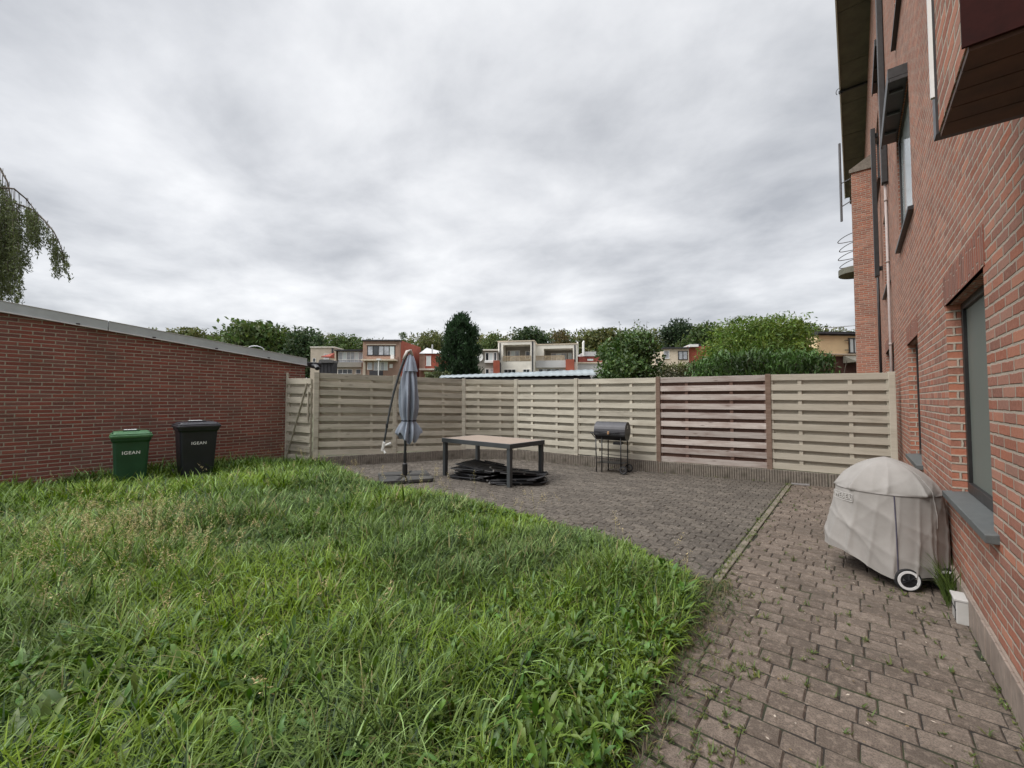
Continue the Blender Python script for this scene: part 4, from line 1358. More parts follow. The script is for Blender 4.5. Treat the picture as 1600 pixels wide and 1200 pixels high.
c_br = np.array([0.170, 0.262, 0.014]); c_md = np.array([0.068, 0.132, 0.012]); c_bl = np.array([0.094, 0.150, 0.040]); c_ye = np.array([0.26, 0.235, 0.09]); c_dk = np.array([0.022, 0.052, 0.011])
pn = smooth_noise(gx, gy, 21, 1.6); pn2 = smooth_noise(gx, gy, 31, 4.5); pn3 = smooth_noise(gx, gy, 41, 2.4)
u = rng.uniform(0, 1, len(gx))
wbr = np.clip(0.45 + tuc + 0.5 * pn + 0.25 * pn2 + 0.35 * np.clip((gx + 6) / 5, -1, 1) * .8, 0.03, 1)[:, None]
col = c_md * (1 - wbr) + c_br * wbr
wbl = np.clip(0.25 + 0.55 * pn3 - 0.25 * pn, 0, .8)[:, None]
col = col * (1 - wbl) + c_bl * wbl
col = np.where((u < 0.05 + 0.05 * np.clip(pn2, 0, 1))[:, None], c_ye * rng.uniform(.5, 1.0, len(gx))[:, None], col)
col = np.where((u > 0.84)[:, None], c_dk * 1.0, col)
col = np.where(((u > 0.70) & (u < .80))[:, None], np.array([.24, .36, .12]), col)
col *= rng.uniform(0.72, 1.28, len(gx))[:, None]
tag(np_mesh('grass', V, Fq, M['grass'], col=col[bi]), 'long unmown green grass with drooping blades', 'grass', kind='stuff')

# thatch of short dry and dark blades low down
tx, ty, td = lawn_points(120000)
ex = -1.0 + rng.normal(0, .16, 5200); ey = rng.uniform(.6, 3.9, 5200)          # straw and creeping shoots along the path edge
ex2 = rng.uniform(-8.6, -1.2, 5000); ey2 = np.interp(-ex2, [1.2, 2.1, 3.2, 4.8, 6.1, 7.2, 8.6], [3.9, 4.2, 4.35, 4.38, 4.34, 4.42, 4.55]) + rng.normal(0, .10, 5000)
tx, ty = np.concatenate([tx, ex, ex2]), np.concatenate([ty, ey, ey2]); td = np.maximum(1.5, tx * FW[0] + ty * FW[1])
th = rng.uniform(0.03, 0.10, len(tx))
V, Fq, bi = blades(np.stack([tx, ty, np.full_like(tx, .008)], 1), th, rng.uniform(0, 6.28, len(tx)), rng.uniform(.8, 2.0, len(tx)), rng.uniform(.0018, .0035, len(tx)) * np.clip(td / 3, 1, 2.2), 2, .6)
col = np.where(rng.uniform(0, 1, len(tx))[:, None] < .4, np.array([.14, .115, .055]), np.array([.05, .085, .02])) * rng.uniform(.6, 1.3, len(tx))[:, None]
tag(np_mesh('grass_thatch', V, Fq, M['grass'], col=col[bi]), 'short dry stalks low in the grass', 'grass', kind='stuff')

# taller stems with pale drooping seed heads
sx_, sy_, sd_ = lawn_points(5200)
k = rng.uniform(0, 1, len(sx_)) < np.clip(0.008 + 0.75 * np.exp(-(((sx_ + 5.5) / 1.1) ** 2 + ((sy_ - .85) / .55) ** 2)) + .06 * (sy_ > 3.6) * (sx_ < -3.0), 0, 1)
sx_, sy_ = sx_[k], sy_[k]
ns = len(sx_)
sh_ = rng.uniform(.32, .56, ns); saz = rng.uniform(0, 6.28, ns); sb = rng.uniform(.25, .8, ns)
V1, F1, b1 = blades(np.stack([sx_, sy_, np.full(ns, .01)], 1), sh_, saz, sb, np.full(ns, .0016), 5, .1)
scol = np.array([.20, .20, .075]) * rng.uniform(.7, 1.3, ns)[:, None]
VV, FF, CC = [V1], [F1], [scol[b1]]
vo = len(V1)
tips = V1.reshape(ns, -1, 3)
tip = tips[:, -1]; pre = tips[:, -4]
m8 = 26
for j in range(m8):
    f = rng.uniform(0, 1, ns)[:, None]
    c = pre + (tip - pre) * (f * 1.5 - .25) + rng.normal(0, .012, (ns, 3)); c[:, 2] -= rng.uniform(0, .03, ns)
    d = rng.normal(0, 1, (ns, 3)); d[:, 2] -= .6; d /= np.linalg.norm(d, axis=1, keepdims=True)
    s = np.cross(d, rng.normal(0, 1, (ns, 3))); s /= np.linalg.norm(s, axis=1, keepdims=True)
    l_, w_ = rng.uniform(.006, .014, ns)[:, None], .0022
    Q = np.stack([c - d * l_, c + s * w_, c + d * l_, c - s * w_], 1).reshape(-1, 3)
    VV.append(Q); FF.append(np.arange(ns * 4).reshape(-1, 4) + vo); vo += ns * 4
    CC.append(np.array([.56, .46, .24]) * rng.uniform(.6, 1.25, ns)[:, None])
tag(np_mesh('grass_seed_heads', np.concatenate(VV), np.concatenate(FF), M['grass'], col=np.concatenate(CC)), 'thin stems with tan drooping seed heads above the grass', 'grass', kind='stuff')


# broad-leaved weeds: rosettes of lance-shaped leaves
def leaf_strip(n, root, az, elev, Ln, wd, droop, seg=5):
    ts = np.linspace(0, 1, seg + 1)
    V = np.zeros((n, (seg + 1) * 3, 3), np.float32)
    dx, dy = np.cos(az), np.sin(az)
    for i, t_ in enumerate(ts):
        w_ = wd * (math.sin(math.pi * min(1, t_ ** .8 * .97 + .03)) ** .8)
        o = Ln * t_ * np.cos(elev) * (1 - .1 * t_); up = Ln * (t_ * np.sin(elev) - droop * t_ ** 2)
        wav = .006 * np.sin(t_ * 9 + az * 3)
        c = np.stack([root[:, 0] + dx * o, root[:, 1] + dy * o, root[:, 2] + up], 1)
        for jj, sgn in enumerate((-1, 0, 1)):
            V[:, 3 * i + jj, 0] = c[:, 0] - dy * w_ * sgn; V[:, 3 * i + jj, 1] = c[:, 1] + dx * w_ * sgn
            V[:, 3 * i + jj, 2] = c[:, 2] + (abs(sgn) * w_ * .35) + sgn * wav
    q = []
    for i in range(seg):
        for jj in (0, 1): q.append([3 * i + jj, 3 * i + jj + 1, 3 * i + jj + 4, 3 * i + jj + 3])
    q = np.array(q)[None]
    Fq = ((np.arange(n) * (seg + 1) * 3)[:, None, None] + q).reshape(-1, 4)
    return V.reshape(-1, 3), Fq, np.repeat(np.arange(n), seg * 2)


wx_, wy_, wd_ = lawn_points(4600)
k = rng.uniform(0, 1, len(wx_)) < np.clip(.08 + .95 * np.exp(-((wd_ - 1.9) / .75) ** 2) + 1.3 * np.exp(-(((wx_ + 2.9) / .9) ** 2 + ((wy_ - .35) / .6) ** 2)) + .30 * np.exp(-(((wx_ + 1.6) / .7) ** 2 + ((wy_ - 3.2) / .7) ** 2)), 0, 1)
wx_, wy_ = wx_[k], wy_[k]
nl = rng.integers(5, 10, len(wx_))
rx, ry = np.repeat(wx_, nl), np.repeat(wy_, nl); n = len(rx)
rot_ = rng.uniform(0, 6.28, n)
big = np.repeat(rng.uniform(.55, 1.25, len(wx_)) * (1 + .5 * np.exp(-(((wx_ + 2.9) / .9) ** 2 + ((wy_ - .35) / .6) ** 2))), nl)
Vw, Fw, bw = leaf_strip(n, np.stack([rx + rng.normal(0, .012, n), ry + rng.normal(0, .012, n), rng.uniform(.03, .12, n)], 1), rot_, rng.uniform(.3, 1.25, n), rng.uniform(.08, .17, n) * big, rng.uniform(.007, .015, n) * big, rng.uniform(.1, .6, n))
wcol = (np.array([.072, .150, .018]) * rng.uniform(.65, 1.35, n)[:, None]) * np.stack([rng.uniform(.8, 1.35, n), np.ones(n), rng.uniform(.7, 1.3, n)], 1)
tag(np_mesh('broadleaf_weeds', Vw, Fw, M['leaf_gloss'], col=wcol[bw], smooth=True), 'low broad-leaved weeds growing among the grass', 'weeds', kind='stuff')

# tufts and moss in the paving joints
jx, jy = [], []
for _ in range(900):
    if random.random() < .72:
        yq = random.uniform(.3, 9.3); r_ = int((yq + 1.6) / W_); off = (0.5 if r_ % 2 else 0) * L_
        if random.random() < .6: xq = PATH_X0 - off + L_ * random.randint(0, 8); yq = -1.6 + W_ * r_ + random.uniform(0, W_)
        else: xq = random.uniform(PATH_X0, PATH_X1); yq = -1.6 + W_ * r_
        if xq > .58 or xq < -.9: continue
        if random.random() > (.35 + .5 * (xq > .3) + .35 * (yq < 4)): continue
    else:
        xq = random.choice([-.925, -1.0, -.995, -.96]) + random.gauss(0, .014); yq = random.uniform(3.6, 9.3)
    jx.append(xq); jy.append(yq)
for _ in range(140): jx.append(.568 + random.gauss(0, .014)); jy.append(random.uniform(1.2, 9.2))
for _ in range(60): jx.append(-.9 + random.gauss(0, .05)); jy.append(random.uniform(3.2, 4.2))
for _ in range(150): jx.append(random.uniform(-.85, -.45) - .0); jy.append(random.uniform(1.2, 3.0))
for _ in range(40):
    q = random.uniform(-8, -1.3); jx.append(q); jy.append(fence_y(q) - .10)
nb = rng.integers(4, 11, len(jx))
rx, ry = np.repeat(np.array(jx), nb), np.repeat(np.array(jy), nb); n = len(rx)
sz = np.repeat(rng.uniform(.4, 1.0, len(jx)) ** 2, nb)
V, Fq, bi = blades(np.stack([rx + rng.normal(0, .008, n), ry + rng.normal(0, .008, n), np.full(n, -.01)], 1), (.016 + .042 * sz) * rng.uniform(.6, 1.3, n), rng.uniform(0, 6.28, n), rng.uniform(.4, 1.5, n), rng.uniform(.0016, .0042, n), 3, .3)
col = np.array([.080, .125, .026]) * rng.uniform(.55, 1.3, n)[:, None] * np.stack([rng.uniform(.85, 1.5, n), np.ones(n), np.ones(n)], 1)
tag(np_mesh('joint_weeds', V, Fq, M['grass'], col=col[bi]), 'small weeds sprouting from the paving joints', 'weeds', kind='stuff')

# clump of long grass at the wall foot by the covered barbecue
n = 130
V, Fq, bi = blades(np.stack([rng.uniform(.50, .575, n), rng.normal(4.72, .10, n), np.zeros(n)], 1), rng.uniform(.14, .40, n), rng.uniform(2.2, 5.2, n), rng.uniform(.2, 1.1, n), rng.uniform(.0025, .0048, n), 5, .15)
col = np.array([.10, .155, .035]) * rng.uniform(.55, 1.3, n)[:, None]
tag(np_mesh('grass_clump', V, Fq, M['grass'], col=col[bi]), 'clump of long grass at the foot of the building by the covered barbecue', 'weed')

# petals and leaf litter
n = 900
px = np.concatenate([rng.uniform(-.88, .56, 420), rng.uniform(-8, -1.1, 480)]); py = np.concatenate([rng.uniform(.6, 9.2, 420), rng.uniform(4.2, 9.0, 480)])
k = np.array([b < fence_y(a) - .1 if a < -1 else True for a, b in zip(px, py)]); px, py = px[k], py[k]; n = len(px)
a = rng.uniform(0, 6.28, n); l_ = rng.uniform(.003, .014, n); w_ = l_ * rng.uniform(.25, .6, n)
c = np.stack([px, py, np.full(n, .012)], 1); d = np.stack([np.cos(a), np.sin(a), rng.uniform(-.2, .2, n)], 1) * l_[:, None]; s = np.stack([-np.sin(a), np.cos(a), rng.uniform(-.2, .2, n)], 1) * w_[:, None]
V = np.stack([c - d, c + s, c + d, c - s], 1).reshape(-1, 3)
col = np.where(rng.uniform(0, 1, n)[:, None] < .55, np.array([.50, .44, .36]), np.array([.22, .16, .08])) * rng.uniform(.6, 1.2, n)[:, None]
tag(np_mesh('leaf_litter', V, np.arange(n * 4).reshape(-1, 4), M['grass'], col=col), 'tiny pale petals and leaf bits scattered on the paving', 'litter', kind='stuff')


# ------------------------------------------------------------------ trees and shrubs
def leaf_quads(C, D, Ln, Wd):
    """rhombus leaves: centres C, axis D (unit), half-length Ln, half-width Wd"""
    S = np.cross(D, rng.normal(0, 1, D.shape)); S /= np.linalg.norm(S, axis=1, keepdims=True) + 1e-9
    l_, w_ = Ln[:, None], Wd[:, None]
    V = np.stack([C - D * l_, C + S * w_, C + D * l_, C - S * w_], 1).reshape(-1, 3)
    return V, np.arange(len(C) * 4).reshape(-1, 4)


def unit(n):
    v = rng.normal(0, 1, (n, 3)); return v / np.linalg.norm(v, axis=1, keepdims=True)


def lobes_crown(lobes, per, size, base, var=.3, droop=0.0, shell=.55, up=0.0, asp=.5):
    """lobes: (cx, cy, cz, rx, ry, rz); leaves gathered in twig clumps towards each lobe's surface"""
    CC, DD, LL, KK = [], [], [], []
    for (cx_, cy_, cz, rx_, ry_, rz_) in lobes:
        nt = max(8, per // 14)
        uo = unit(nt); rad = (shell + (1 - shell) * rng.uniform(0, 1, nt) ** .6)[:, None] * rng.uniform(.82, 1.12, nt)[:, None]
        tw = np.array([cx_, cy_, cz]) + uo * rad * np.array([rx_, ry_, rz_])
        cl = np.repeat(tw, 14, 0) + rng.normal(0, 1, (nt * 14, 3)) * size * 1.5
        d = unit(nt * 14) + np.repeat(uo, 14, 0) * .5; d[:, 2] += up - droop; d /= np.linalg.norm(d, axis=1, keepdims=True)
        CC.append(cl); DD.append(d); LL.append(rng.uniform(.6, 1.3, nt * 14) * size)
        tone = np.repeat(rng.uniform(1 - var, 1 + var, nt), 14) * rng.uniform(.8, 1.2, nt * 14)
        KK.append(np.array(base) * tone[:, None] * np.stack([rng.uniform(.85, 1.25, nt * 14), np.ones(nt * 14), rng.uniform(.8, 1.2, nt * 14)], 1))
    C, D, Ln, K = np.concatenate(CC), np.concatenate(DD), np.concatenate(LL), np.concatenate(KK)
    V, Fq = leaf_quads(C, D, Ln, Ln * asp)
    return V, Fq, K


def trunk_mb(h, r, limbs, seed):
    rr = random.Random(seed); m = MB()
    m.tube([(0, 0, -.1), (rr.uniform(-.1, .1) * r * 3, 0, h * .4), (rr.uniform(-.3, .3) * r * 3, rr.uniform(-.3, .3), h)], [r, r * .75, r * .35], 8)
    for (x, y, z) in limbs:
        m.tube([(0, 0, h * rr.uniform(.35, .7)), (x * .5, y * .5, (h * .6 + z) / 2), (x, y, z)], [r * .45, r * .3, r * .12], 6)
    return m


def broad_tree(label, px0, px1, ytop, depth, base, seed, n_lobes=14, per=620, leaf=None, cat='tree', name='tree', droop=0.0, var=.3, gloss=False, group=None, low=.30, asp=.5):
    global rng
    rng = np.random.default_rng(seed)
    rr = random.Random(seed)
    c = at((px0 + px1) / 2, 620, depth)
    wd = (px1 - px0) / F * depth
    hh = at((px0 + px1) / 2, ytop, depth)[2]
    t = thing(name, label, cat, (c[0], c[1], 0), YAW, group)
    leaf = leaf or max(.05, wd * .035)
    lob = []
    for i in range(n_lobes):
        a = 6.283 * i / n_lobes + rr.uniform(-.4, .4); q = rr.uniform(.35, .75)
        z = hh * rr.uniform(low + .12, .86)
        k = 1 - .55 * max(0, (z / hh - .55) / .45)
        s = wd * rr.uniform(.19, .29)
        lob.append((q * wd * .5 * k * math.cos(a), q * wd * .42 * k * math.sin(a), z, s, s, s * rr.uniform(.75, .95)))
    lob.append((0, 0, hh - wd * .2, wd * .24, wd * .24, wd * .2))
    lob.append((0, 0, hh * .6, wd * .36, wd * .34, hh * .25))
    V, Fq, K = lobes_crown(lob, per, leaf, base, var, droop=droop, asp=asp)
    V[:, 2] = np.minimum(V[:, 2], hh + leaf)
    np_mesh('crown', V, Fq, M['leaf_gloss' if gloss else 'leaf'], col=K, parent=t)
    trunk_mb(hh * .6, max(.04, wd * .03), [(l[0] * .8, l[1] * .8, l[2]) for l in lob[:6]], seed).build('trunk', M['bark'], t)
    return t


G_MID = (0.075, 0.115, 0.034); G_DK = (0.045, 0.075, 0.030); G_OL = (0.100, 0.115, 0.038); G_LT = (0.10, 0.135, 0.030); G_BR = (0.115, 0.098, 0.042)
GT = 'trees rising beyond the houses'
broad_tree('olive green tree showing just above the sloping garage roof edge', 250, 330, 514, 95, G_OL, 101, group=GT)
broad_tree('broad rounded dark green tree directly behind the garage roof end', 335, 462, 508, 92, G_MID, 102, n_lobes=13, group=GT)
broad_tree('dark tree behind the beige block house', 440, 522, 513, 88, G_DK, 103, group=GT)
broad_tree('small dull green tree above the white glazed house', 505, 572, 523, 86, G_MID, 104, group=GT)
broad_tree('tree peeking over the red side of the pinkish brick house', 617, 640, 519, 80, G_MID, 105, n_lobes=6, group=GT)
broad_tree('olive green tree between the red brick house and the dark conifer', 645, 705, 516, 78, G_OL, 106, group=GT)
broad_tree('light green tree right of the dark conifer, above the grey house', 742, 795, 521, 80, (.07, .105, .03), 107, group=GT)
broad_tree('dark bluish green tree above the white terrace house', 795, 862, 511, 92, G_DK, 108, n_lobes=12, group=GT)
broad_tree('brownish tree above the lower white house', 852, 905, 516, 94, G_BR, 109, group=GT)
broad_tree('green tree behind the leafy shrub, left of the very dark tree', 895, 985, 517, 95, G_OL, 110, n_lobes=12, group=GT)
broad_tree('very dark tall rounded tree above the cream house', 1030, 1092, 497, 90, (.028, .050, .022), 111, n_lobes=12, group=GT)
broad_tree('mid green tree between the very dark tree and the pale feathery tree', 1062, 1150, 504, 70, (.062, .098, .030), 112, group=GT)
broad_tree('dark tree between the pale feathery tree and the yellow house', 1205, 1285, 501, 75, (.040, .058, .024), 113, n_lobes=12, group=GT)
broad_tree('pale yellow-green feathery tree behind the laurel hedge', 1098, 1272, 497, 21, (.112, .180, .036), 114, n_lobes=16, per=1900, leaf=.11, droop=.6, var=.4, asp=.28)
broad_tree('leafy shrub with upright shoots behind the middle of the fence', 934, 1044, 512, 11.2, (.062, .118, .028), 115, n_lobes=15, per=900, leaf=.055, cat='shrub', name='shrub', var=.4, gloss=True, low=.25)

# upright shoots above that shrub
rng = np.random.default_rng(77)
sh = [o for o in bpy.data.objects if o.name.startswith('shrub')][0]
m_ = MB(); C_, D_ = [], []
for k in range(11):
    x = rng.uniform(-.55, .6); y = rng.uniform(-.3, .3); z0 = 3.0; z1 = rng.uniform(3.45, 3.78) - abs(x) * .15
    m_.tube([(x * .8, y * .8, z0 - .4), (x, y, z1)], [.006, .003], 5)
    for q in np.linspace(.3, 1, 12):
        C_.append((x * .8 + x * .2 * q + rng.normal(0, .03), y + rng.normal(0, .03), z0 - .4 + (z1 - z0 + .4) * q)); D_.append(rng.normal(0, 1, 3) + [0, 0, .4])
D_ = np.array(D_); D_ /= np.linalg.norm(D_, axis=1, keepdims=True); C_ = np.array(C_)
Vq, Fq = leaf_quads(C_, D_, rng.uniform(.03, .055, len(C_)), rng.uniform(.014, .024, len(C_)))
np_mesh('shoots', Vq, Fq, M['leaf'], col=np.array([.085, .125, .04]) * rng.uniform(.7, 1.3, len(C_))[:, None], parent=sh)
m_.build('stem', M['bark'], sh)

# the wood on the slope behind, one mass
rng = np.random.default_rng(200)
lob = []
sky_prof = [(200, 528), (255, 520), (330, 524), (400, 518), (460, 522), (540, 531), (600, 536), (680, 524), (750, 528), (800, 524), (850, 521), (900, 521), (960, 521), (1010, 520), (1060, 512), (1130, 512), (1200, 512), (1290, 514), (1340, 520)]
for x in range(200, 1345, 13):
    yv = np.interp(x, [a for a, b in sky_prof], [b for a, b in sky_prof]) + rng.uniform(-3, 2)
    for lay in range(3):
        dpt = 118 + rng.uniform(-6, 10)
        p = at(x + rng.uniform(-6, 6), yv + lay * 17, dpt)
        s = rng.uniform(2.4, 3.6)
        lob.append((p[0], p[1], p[2] - s * .8, s, s, s))
V, Fq, K = lobes_crown(lob, 360, .40, (.080, .105, .036), .4)
hue = smooth_noise(V[::4, 0], V[::4, 1], 5, .12)[:, None]
K = K * np.clip(1 + hue * np.array([.35, .15, .05]), .5, 1.7)
tag(np_mesh('far_wood', V, Fq, M['leaf'], col=K), 'far wooded slope forming the skyline behind the houses', 'woodland', kind='stuff')

# dark dense conifer
rng = np.random.default_rng(300)
cd = 30.0
c = at(717, 620, cd); hh = at(717, 493, cd)[2]
t_con = thing('conifer_tree', 'dense dark green conifer standing between the red house and the white terrace house', 'tree', (c[0], c[1], 0), YAW)
nt = 1500
zz_ = rng.uniform(.0, 1, nt); a = rng.uniform(0, 6.283, nt)
prof_r = np.interp(zz_, [0, .25, .45, .62, .78, .88, .95, 1], [1.22, 1.30, 1.26, 1.20, 1.08, .86, .50, .10])
lump = 1 + .13 * np.sin(a * 3 + zz_ * 9) + .11 * np.sin(a * 5 - zz_ * 17) + .07 * np.sin(a * 2 + zz_ * 31)
rad = prof_r * lump * rng.uniform(.74, 1.07, nt)
tw = np.stack([rad * np.cos(a) + .12 * zz_, rad * np.sin(a), zz_ * hh], 1)
k = 14
C_ = np.repeat(tw, k, 0) + rng.normal(0, .12, (nt * k, 3)) + np.repeat(np.stack([np.cos(a), np.sin(a), np.full(nt, .6)], 1) * (rng.uniform(0, 1, nt)[:, None] ** 6) * .28, k, 0)
D_ = np.repeat(np.stack([np.cos(a) * .55, np.sin(a) * .55, np.full(nt, .9)], 1), k, 0) + rng.normal(0, .45, (nt * k, 3)); D_ /= np.linalg.norm(D_, axis=1, keepdims=True)
Vq, Fq = leaf_quads(C_, D_, rng.uniform(.08, .20, nt * k), rng.uniform(.025, .05, nt * k))
tone = np.repeat(rng.uniform(.55, 1.35, nt), k) * rng.uniform(.8, 1.2, nt * k)
np_mesh('crown', Vq, Fq, M['leaf'], col=np.array([.030, .060, .026]) * tone[:, None], parent=t_con)
m_ = MB(); m_.tube([(0, 0, -.1), (.05, 0, hh * .5), (.1, 0, hh * .97)], [.22, .15, .03], 8); m_.build('trunk', M['bark'], t_con)
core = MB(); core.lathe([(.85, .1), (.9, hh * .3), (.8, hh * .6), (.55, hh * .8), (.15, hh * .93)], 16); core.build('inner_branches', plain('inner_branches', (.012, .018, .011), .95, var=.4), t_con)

# laurel hedge: upright glossy leaves
def strap_hedge(label, name, px0, px1, ytops, depth, thick, base, n, Lr, seed, zlow=1.2, asp=.2):
    global rng
    rng = np.random.default_rng(seed)
    x_ = rng.uniform(px0, px1, n)
    top = np.interp(x_, [p for p, q in ytops], [q for p, q in ytops]) + (px1 - px0) * .012 * (np.sin(x_ * .11 + seed) + np.sin(x_ * .29 + 1) + .7 * np.sin(x_ * .7))
    P = np.array([at(a_, b_, depth) for a_, b_ in zip(x_, top)])
    back = rng.uniform(0, thick, n)
    P[:, 0] += FW[0] * back; P[:, 1] += FW[1] * back
    f = rng.uniform(0, 1, n) ** .65
    z = zlow + (P[:, 2] - zlow) * f + rng.normal(0, .04, n)
    C = np.stack([P[:, 0] + rng.normal(0, .05, n), P[:, 1] + rng.normal(0, .05, n), z], 1)
    D = rng.normal(0, .55, (n, 3)) + np.array([0, 0, .75]); D /= np.linalg.norm(D, axis=1, keepdims=True)
    Vq, Fq = leaf_quads(C, D, rng.uniform(*Lr, n), rng.uniform(*Lr, n) * asp)
    cpt = at((px0 + px1) / 2, 620, depth)
    t = thing(name, label, 'hedge', (cpt[0], cpt[1], 0))
    Vq = Vq - np.array([cpt[0], cpt[1], 0])
    patch = 1 + .35 * smooth_noise(C[:, 0], C[:, 2], seed, 5.0)
    np_mesh('foliage', Vq, Fq, M['leaf_gloss'], col=np.array(base) * (rng.uniform(.5, 1.5, n) * np.clip(patch, .45, 1.6))[:, None], parent=t)
    st = MB()
    for q in np.linspace(px0 + 8, px1 - 8, 9):
        p = at(q, 600, depth + thick * .5); yv = np.interp(q, [a_ for a_, b_ in ytops], [b_ for a_, b_ in ytops]); zt_ = at(q, yv, depth)[2]
        for dq in (-.12, .12): st.tube([(p[0] - cpt[0], p[1] - cpt[1], 0), (p[0] - cpt[0] + dq, p[1] - cpt[1], zt_ * .7), (p[0] - cpt[0] + dq * 2, p[1] - cpt[1], zt_ - .1)], [.03, .02, .006], 6)
    st.build('stem', M['bark'], t)
    return t


strap_hedge('dark glossy laurel hedge behind the brown and pale fence panels', 'laurel_hedge', 1094, 1312, [(1094, 566), (1110, 556), (1140, 551), (1180, 549), (1215, 545), (1250, 549), (1285, 545), (1302, 550), (1312, 572)], 9.5, .8, (.055, .118, .024), 7500, (.05, .115), 401)
strap_hedge('low olive green clipped hedge between the shrub and the laurel', 'clipped_hedge', 1030, 1104, [(1030, 572), (1060, 568), (1090, 567), (1104, 572)], 13, .8, (.085, .095, .028), 3800, (.03, .06), 402, zlow=1.8, asp=.35)
strap_hedge('low green hedge at the foot of the red house beside the conifer', 'low_hedge', 664, 700, [(664, 582), (700, 580)], 26, .8, (.075, .095, .03), 1500, (.07, .14), 403, zlow=2.0, asp=.4)
# a laurel shoot standing out of the hedge
rng = np.random.default_rng(404)

# weeping tree at the left, behind the garage
rng = np.random.default_rng(500)
wdp = 15.5
wt_c = at(-120, 620, wdp)
wt = thing('weeping_tree', 'weeping tree with hanging leafy strands behind the garage roof', 'tree', (wt_c[0], wt_c[1], 0))
OW = np.array([wt_c[0], wt_c[1], 0])
limb = MB(); C_, D_ = [], []


def P2(x, y, dd=0): return at(x, y, wdp + dd) - OW


limb.tube([(0, 0, 0), tuple(P2(-118, 480)), tuple(P2(-105, 330)), tuple(P2(-80, 240))], [.20, .16, .12, .07], 8)
arcs = [[(-90, 250), (-30, 232), (0, 263), (12, 285), (19, 320), (22, 345)], [(-90, 300), (-30, 292), (2, 293), (22, 295), (40, 310), (52, 325), (53, 335)],
        [(-95, 330), (-30, 308), (0, 309), (25, 318), (52, 328), (70, 345), (84, 362), (92, 378), (97, 392), (101, 412)], [(-95, 350), (-40, 330), (-5, 340), (10, 352)], [(-90, 280), (-60, 262), (-30, 270), (-12, 300)]]
strands = []
for ai, arc in enumerate(arcs):
    pts = [P2(x, y, .3 * math.sin(ai * 2.1 + i)) for i, (x, y) in enumerate(arc)]
    limb.tube([tuple(p) for p in pts], np.linspace(.05, .010, len(pts)), 6)
    for i in range(len(arc) - 1):
        for f in np.linspace(0, .95, 4 if ai == 2 else 3):
            x = arc[i][0] + (arc[i + 1][0] - arc[i][0]) * f; y = arc[i][1] + (arc[i + 1][1] - arc[i][1]) * f
            if x < -70: continue
            yb = {True: rng.uniform(400, 480), False: rng.uniform(375, 425)}[x < 28]
            if x > 78: yb = rng.uniform(405, 436)
            if x > 50 and x < 78: yb = rng.uniform(370, 412)
            for rep in range(2 if x < 60 else 1): strands.append((x + rng.uniform(-5, 5), y, yb + rng.uniform(-12, 6)))
for _ in range(30): strands.append((rng.uniform(-60, 30), rng.uniform(345, 400), rng.uniform(440, 490)))
for (x, y0, yb) in strands:
    dd = rng.uniform(-1.0, 1.2); sway = rng.uniform(-3, 8)
    n = 7
    pts = [P2(x + sway * (i / n) ** 1.5 + rng.normal(0, .6), y0 + (yb - y0) * i / n, dd * min(1, i / 2)) for i in range(n + 1)]
    limb.tube([tuple(p) for p in pts], np.linspace(.006, .003, n + 1), 4)
    Ln = np.linalg.norm(pts[-1] - pts[0]); m = int(18 + Ln * 40)
    for q in rng.uniform(.12, 1, m):
        k = min(int(q * n), n - 1); f = q * n - k
        p = pts[k] * (1 - f) + pts[k + 1] * f
        C_.append(p + rng.normal(0, .045, 3)); D_.append(rng.normal(0, .5, 3) + [0, 0, -.8])
C_ = np.array(C_); D_ = np.array(D_); D_ /= np.linalg.norm(D_, axis=1, keepdims=True)
Vq, Fq = leaf_quads(C_, D_, rng.uniform(.04, .085, len(C_)), rng.uniform(.011, .022, len(C_)))
np_mesh('leaves', Vq, Fq, M['leaf'], col=np.array([.085, .105, .038]) * rng.uniform(.55, 1.4, len(C_))[:, None], parent=wt)
limb.build('branches', M['bark'], wt)

# ------------------------------------------------------------------ houses behind the fence
class House:
    """built in a frame facing the camera: x to the right, y away, z up; pixels give the facade's proportions at its depth"""
    def __init__(s, name, label, px0, px1, depth, turn=0.0, cat='house', group='houses behind the fence'):
        s.d, s.px0 = depth, px0
        c = at(px0, 624, depth)
        s.t = thing(name, label, cat, (c[0], c[1], 0), YAW + turn, group)
        s.w = (px1 - px0) / F * depth

    def X(s, px): return (px - s.px0) / F * s.d
    def Z(s, py): return H + (624 - py) / F * s.d

    def wall(s, a, b, ytop, dep, mat, y0=0.0, zb=-.05, name='wall', par=None, mats=None):
        m = MB(); m.box(s.X(a), s.X(b), y0, y0 + dep, zb, s.Z(ytop))
        return m.build(name, M[mat], par or s.t)

    def slab(s, a, b, yt, yb, y0, y1, mat, name, par=None):
        m = MB(); m.box(s.X(a), s.X(b), y0, y1, s.Z(yb), s.Z(yt)); return m.build(name, M[mat], par or s.t)

    def window(s, a, b, yt, yb, panes=1, y0=0.0, frame='trim_white', pane='glass_dark', par=None):
        x0, x1, z0, z1 = s.X(a), s.X(b), s.Z(yb), s.Z(yt)
        f = .07 * min(1.0, (z1 - z0))
        m = MB()
        m.box(x0 - f, x1 + f, y0 - .05, y0 - .003, z1, z1 + f); m.box(x0 - f, x1 + f, y0 - .07, y0 - .003, z0 - f, z0)
        for i in range(panes + 1):
            xx = x0 + (x1 - x0) * i / panes
            m.box(xx - f * .6, xx + f * .6, y0 - .045, y0 - .003, z0, z1)
        o = m.build('window', M[frame], par or s.t)
        pl = pane if isinstance(pane, (list, tuple)) else [pane]
        for i in range(panes):
            g_ = MB(); g_.box(x0 + (x1 - x0) * i / panes + f * .6, x0 + (x1 - x0) * (i + 1) / panes - f * .6, y0 - .025, y0 - .008, z0, z1)
            g_.build('pane', M[pl[i % len(pl)]], o)
        return o


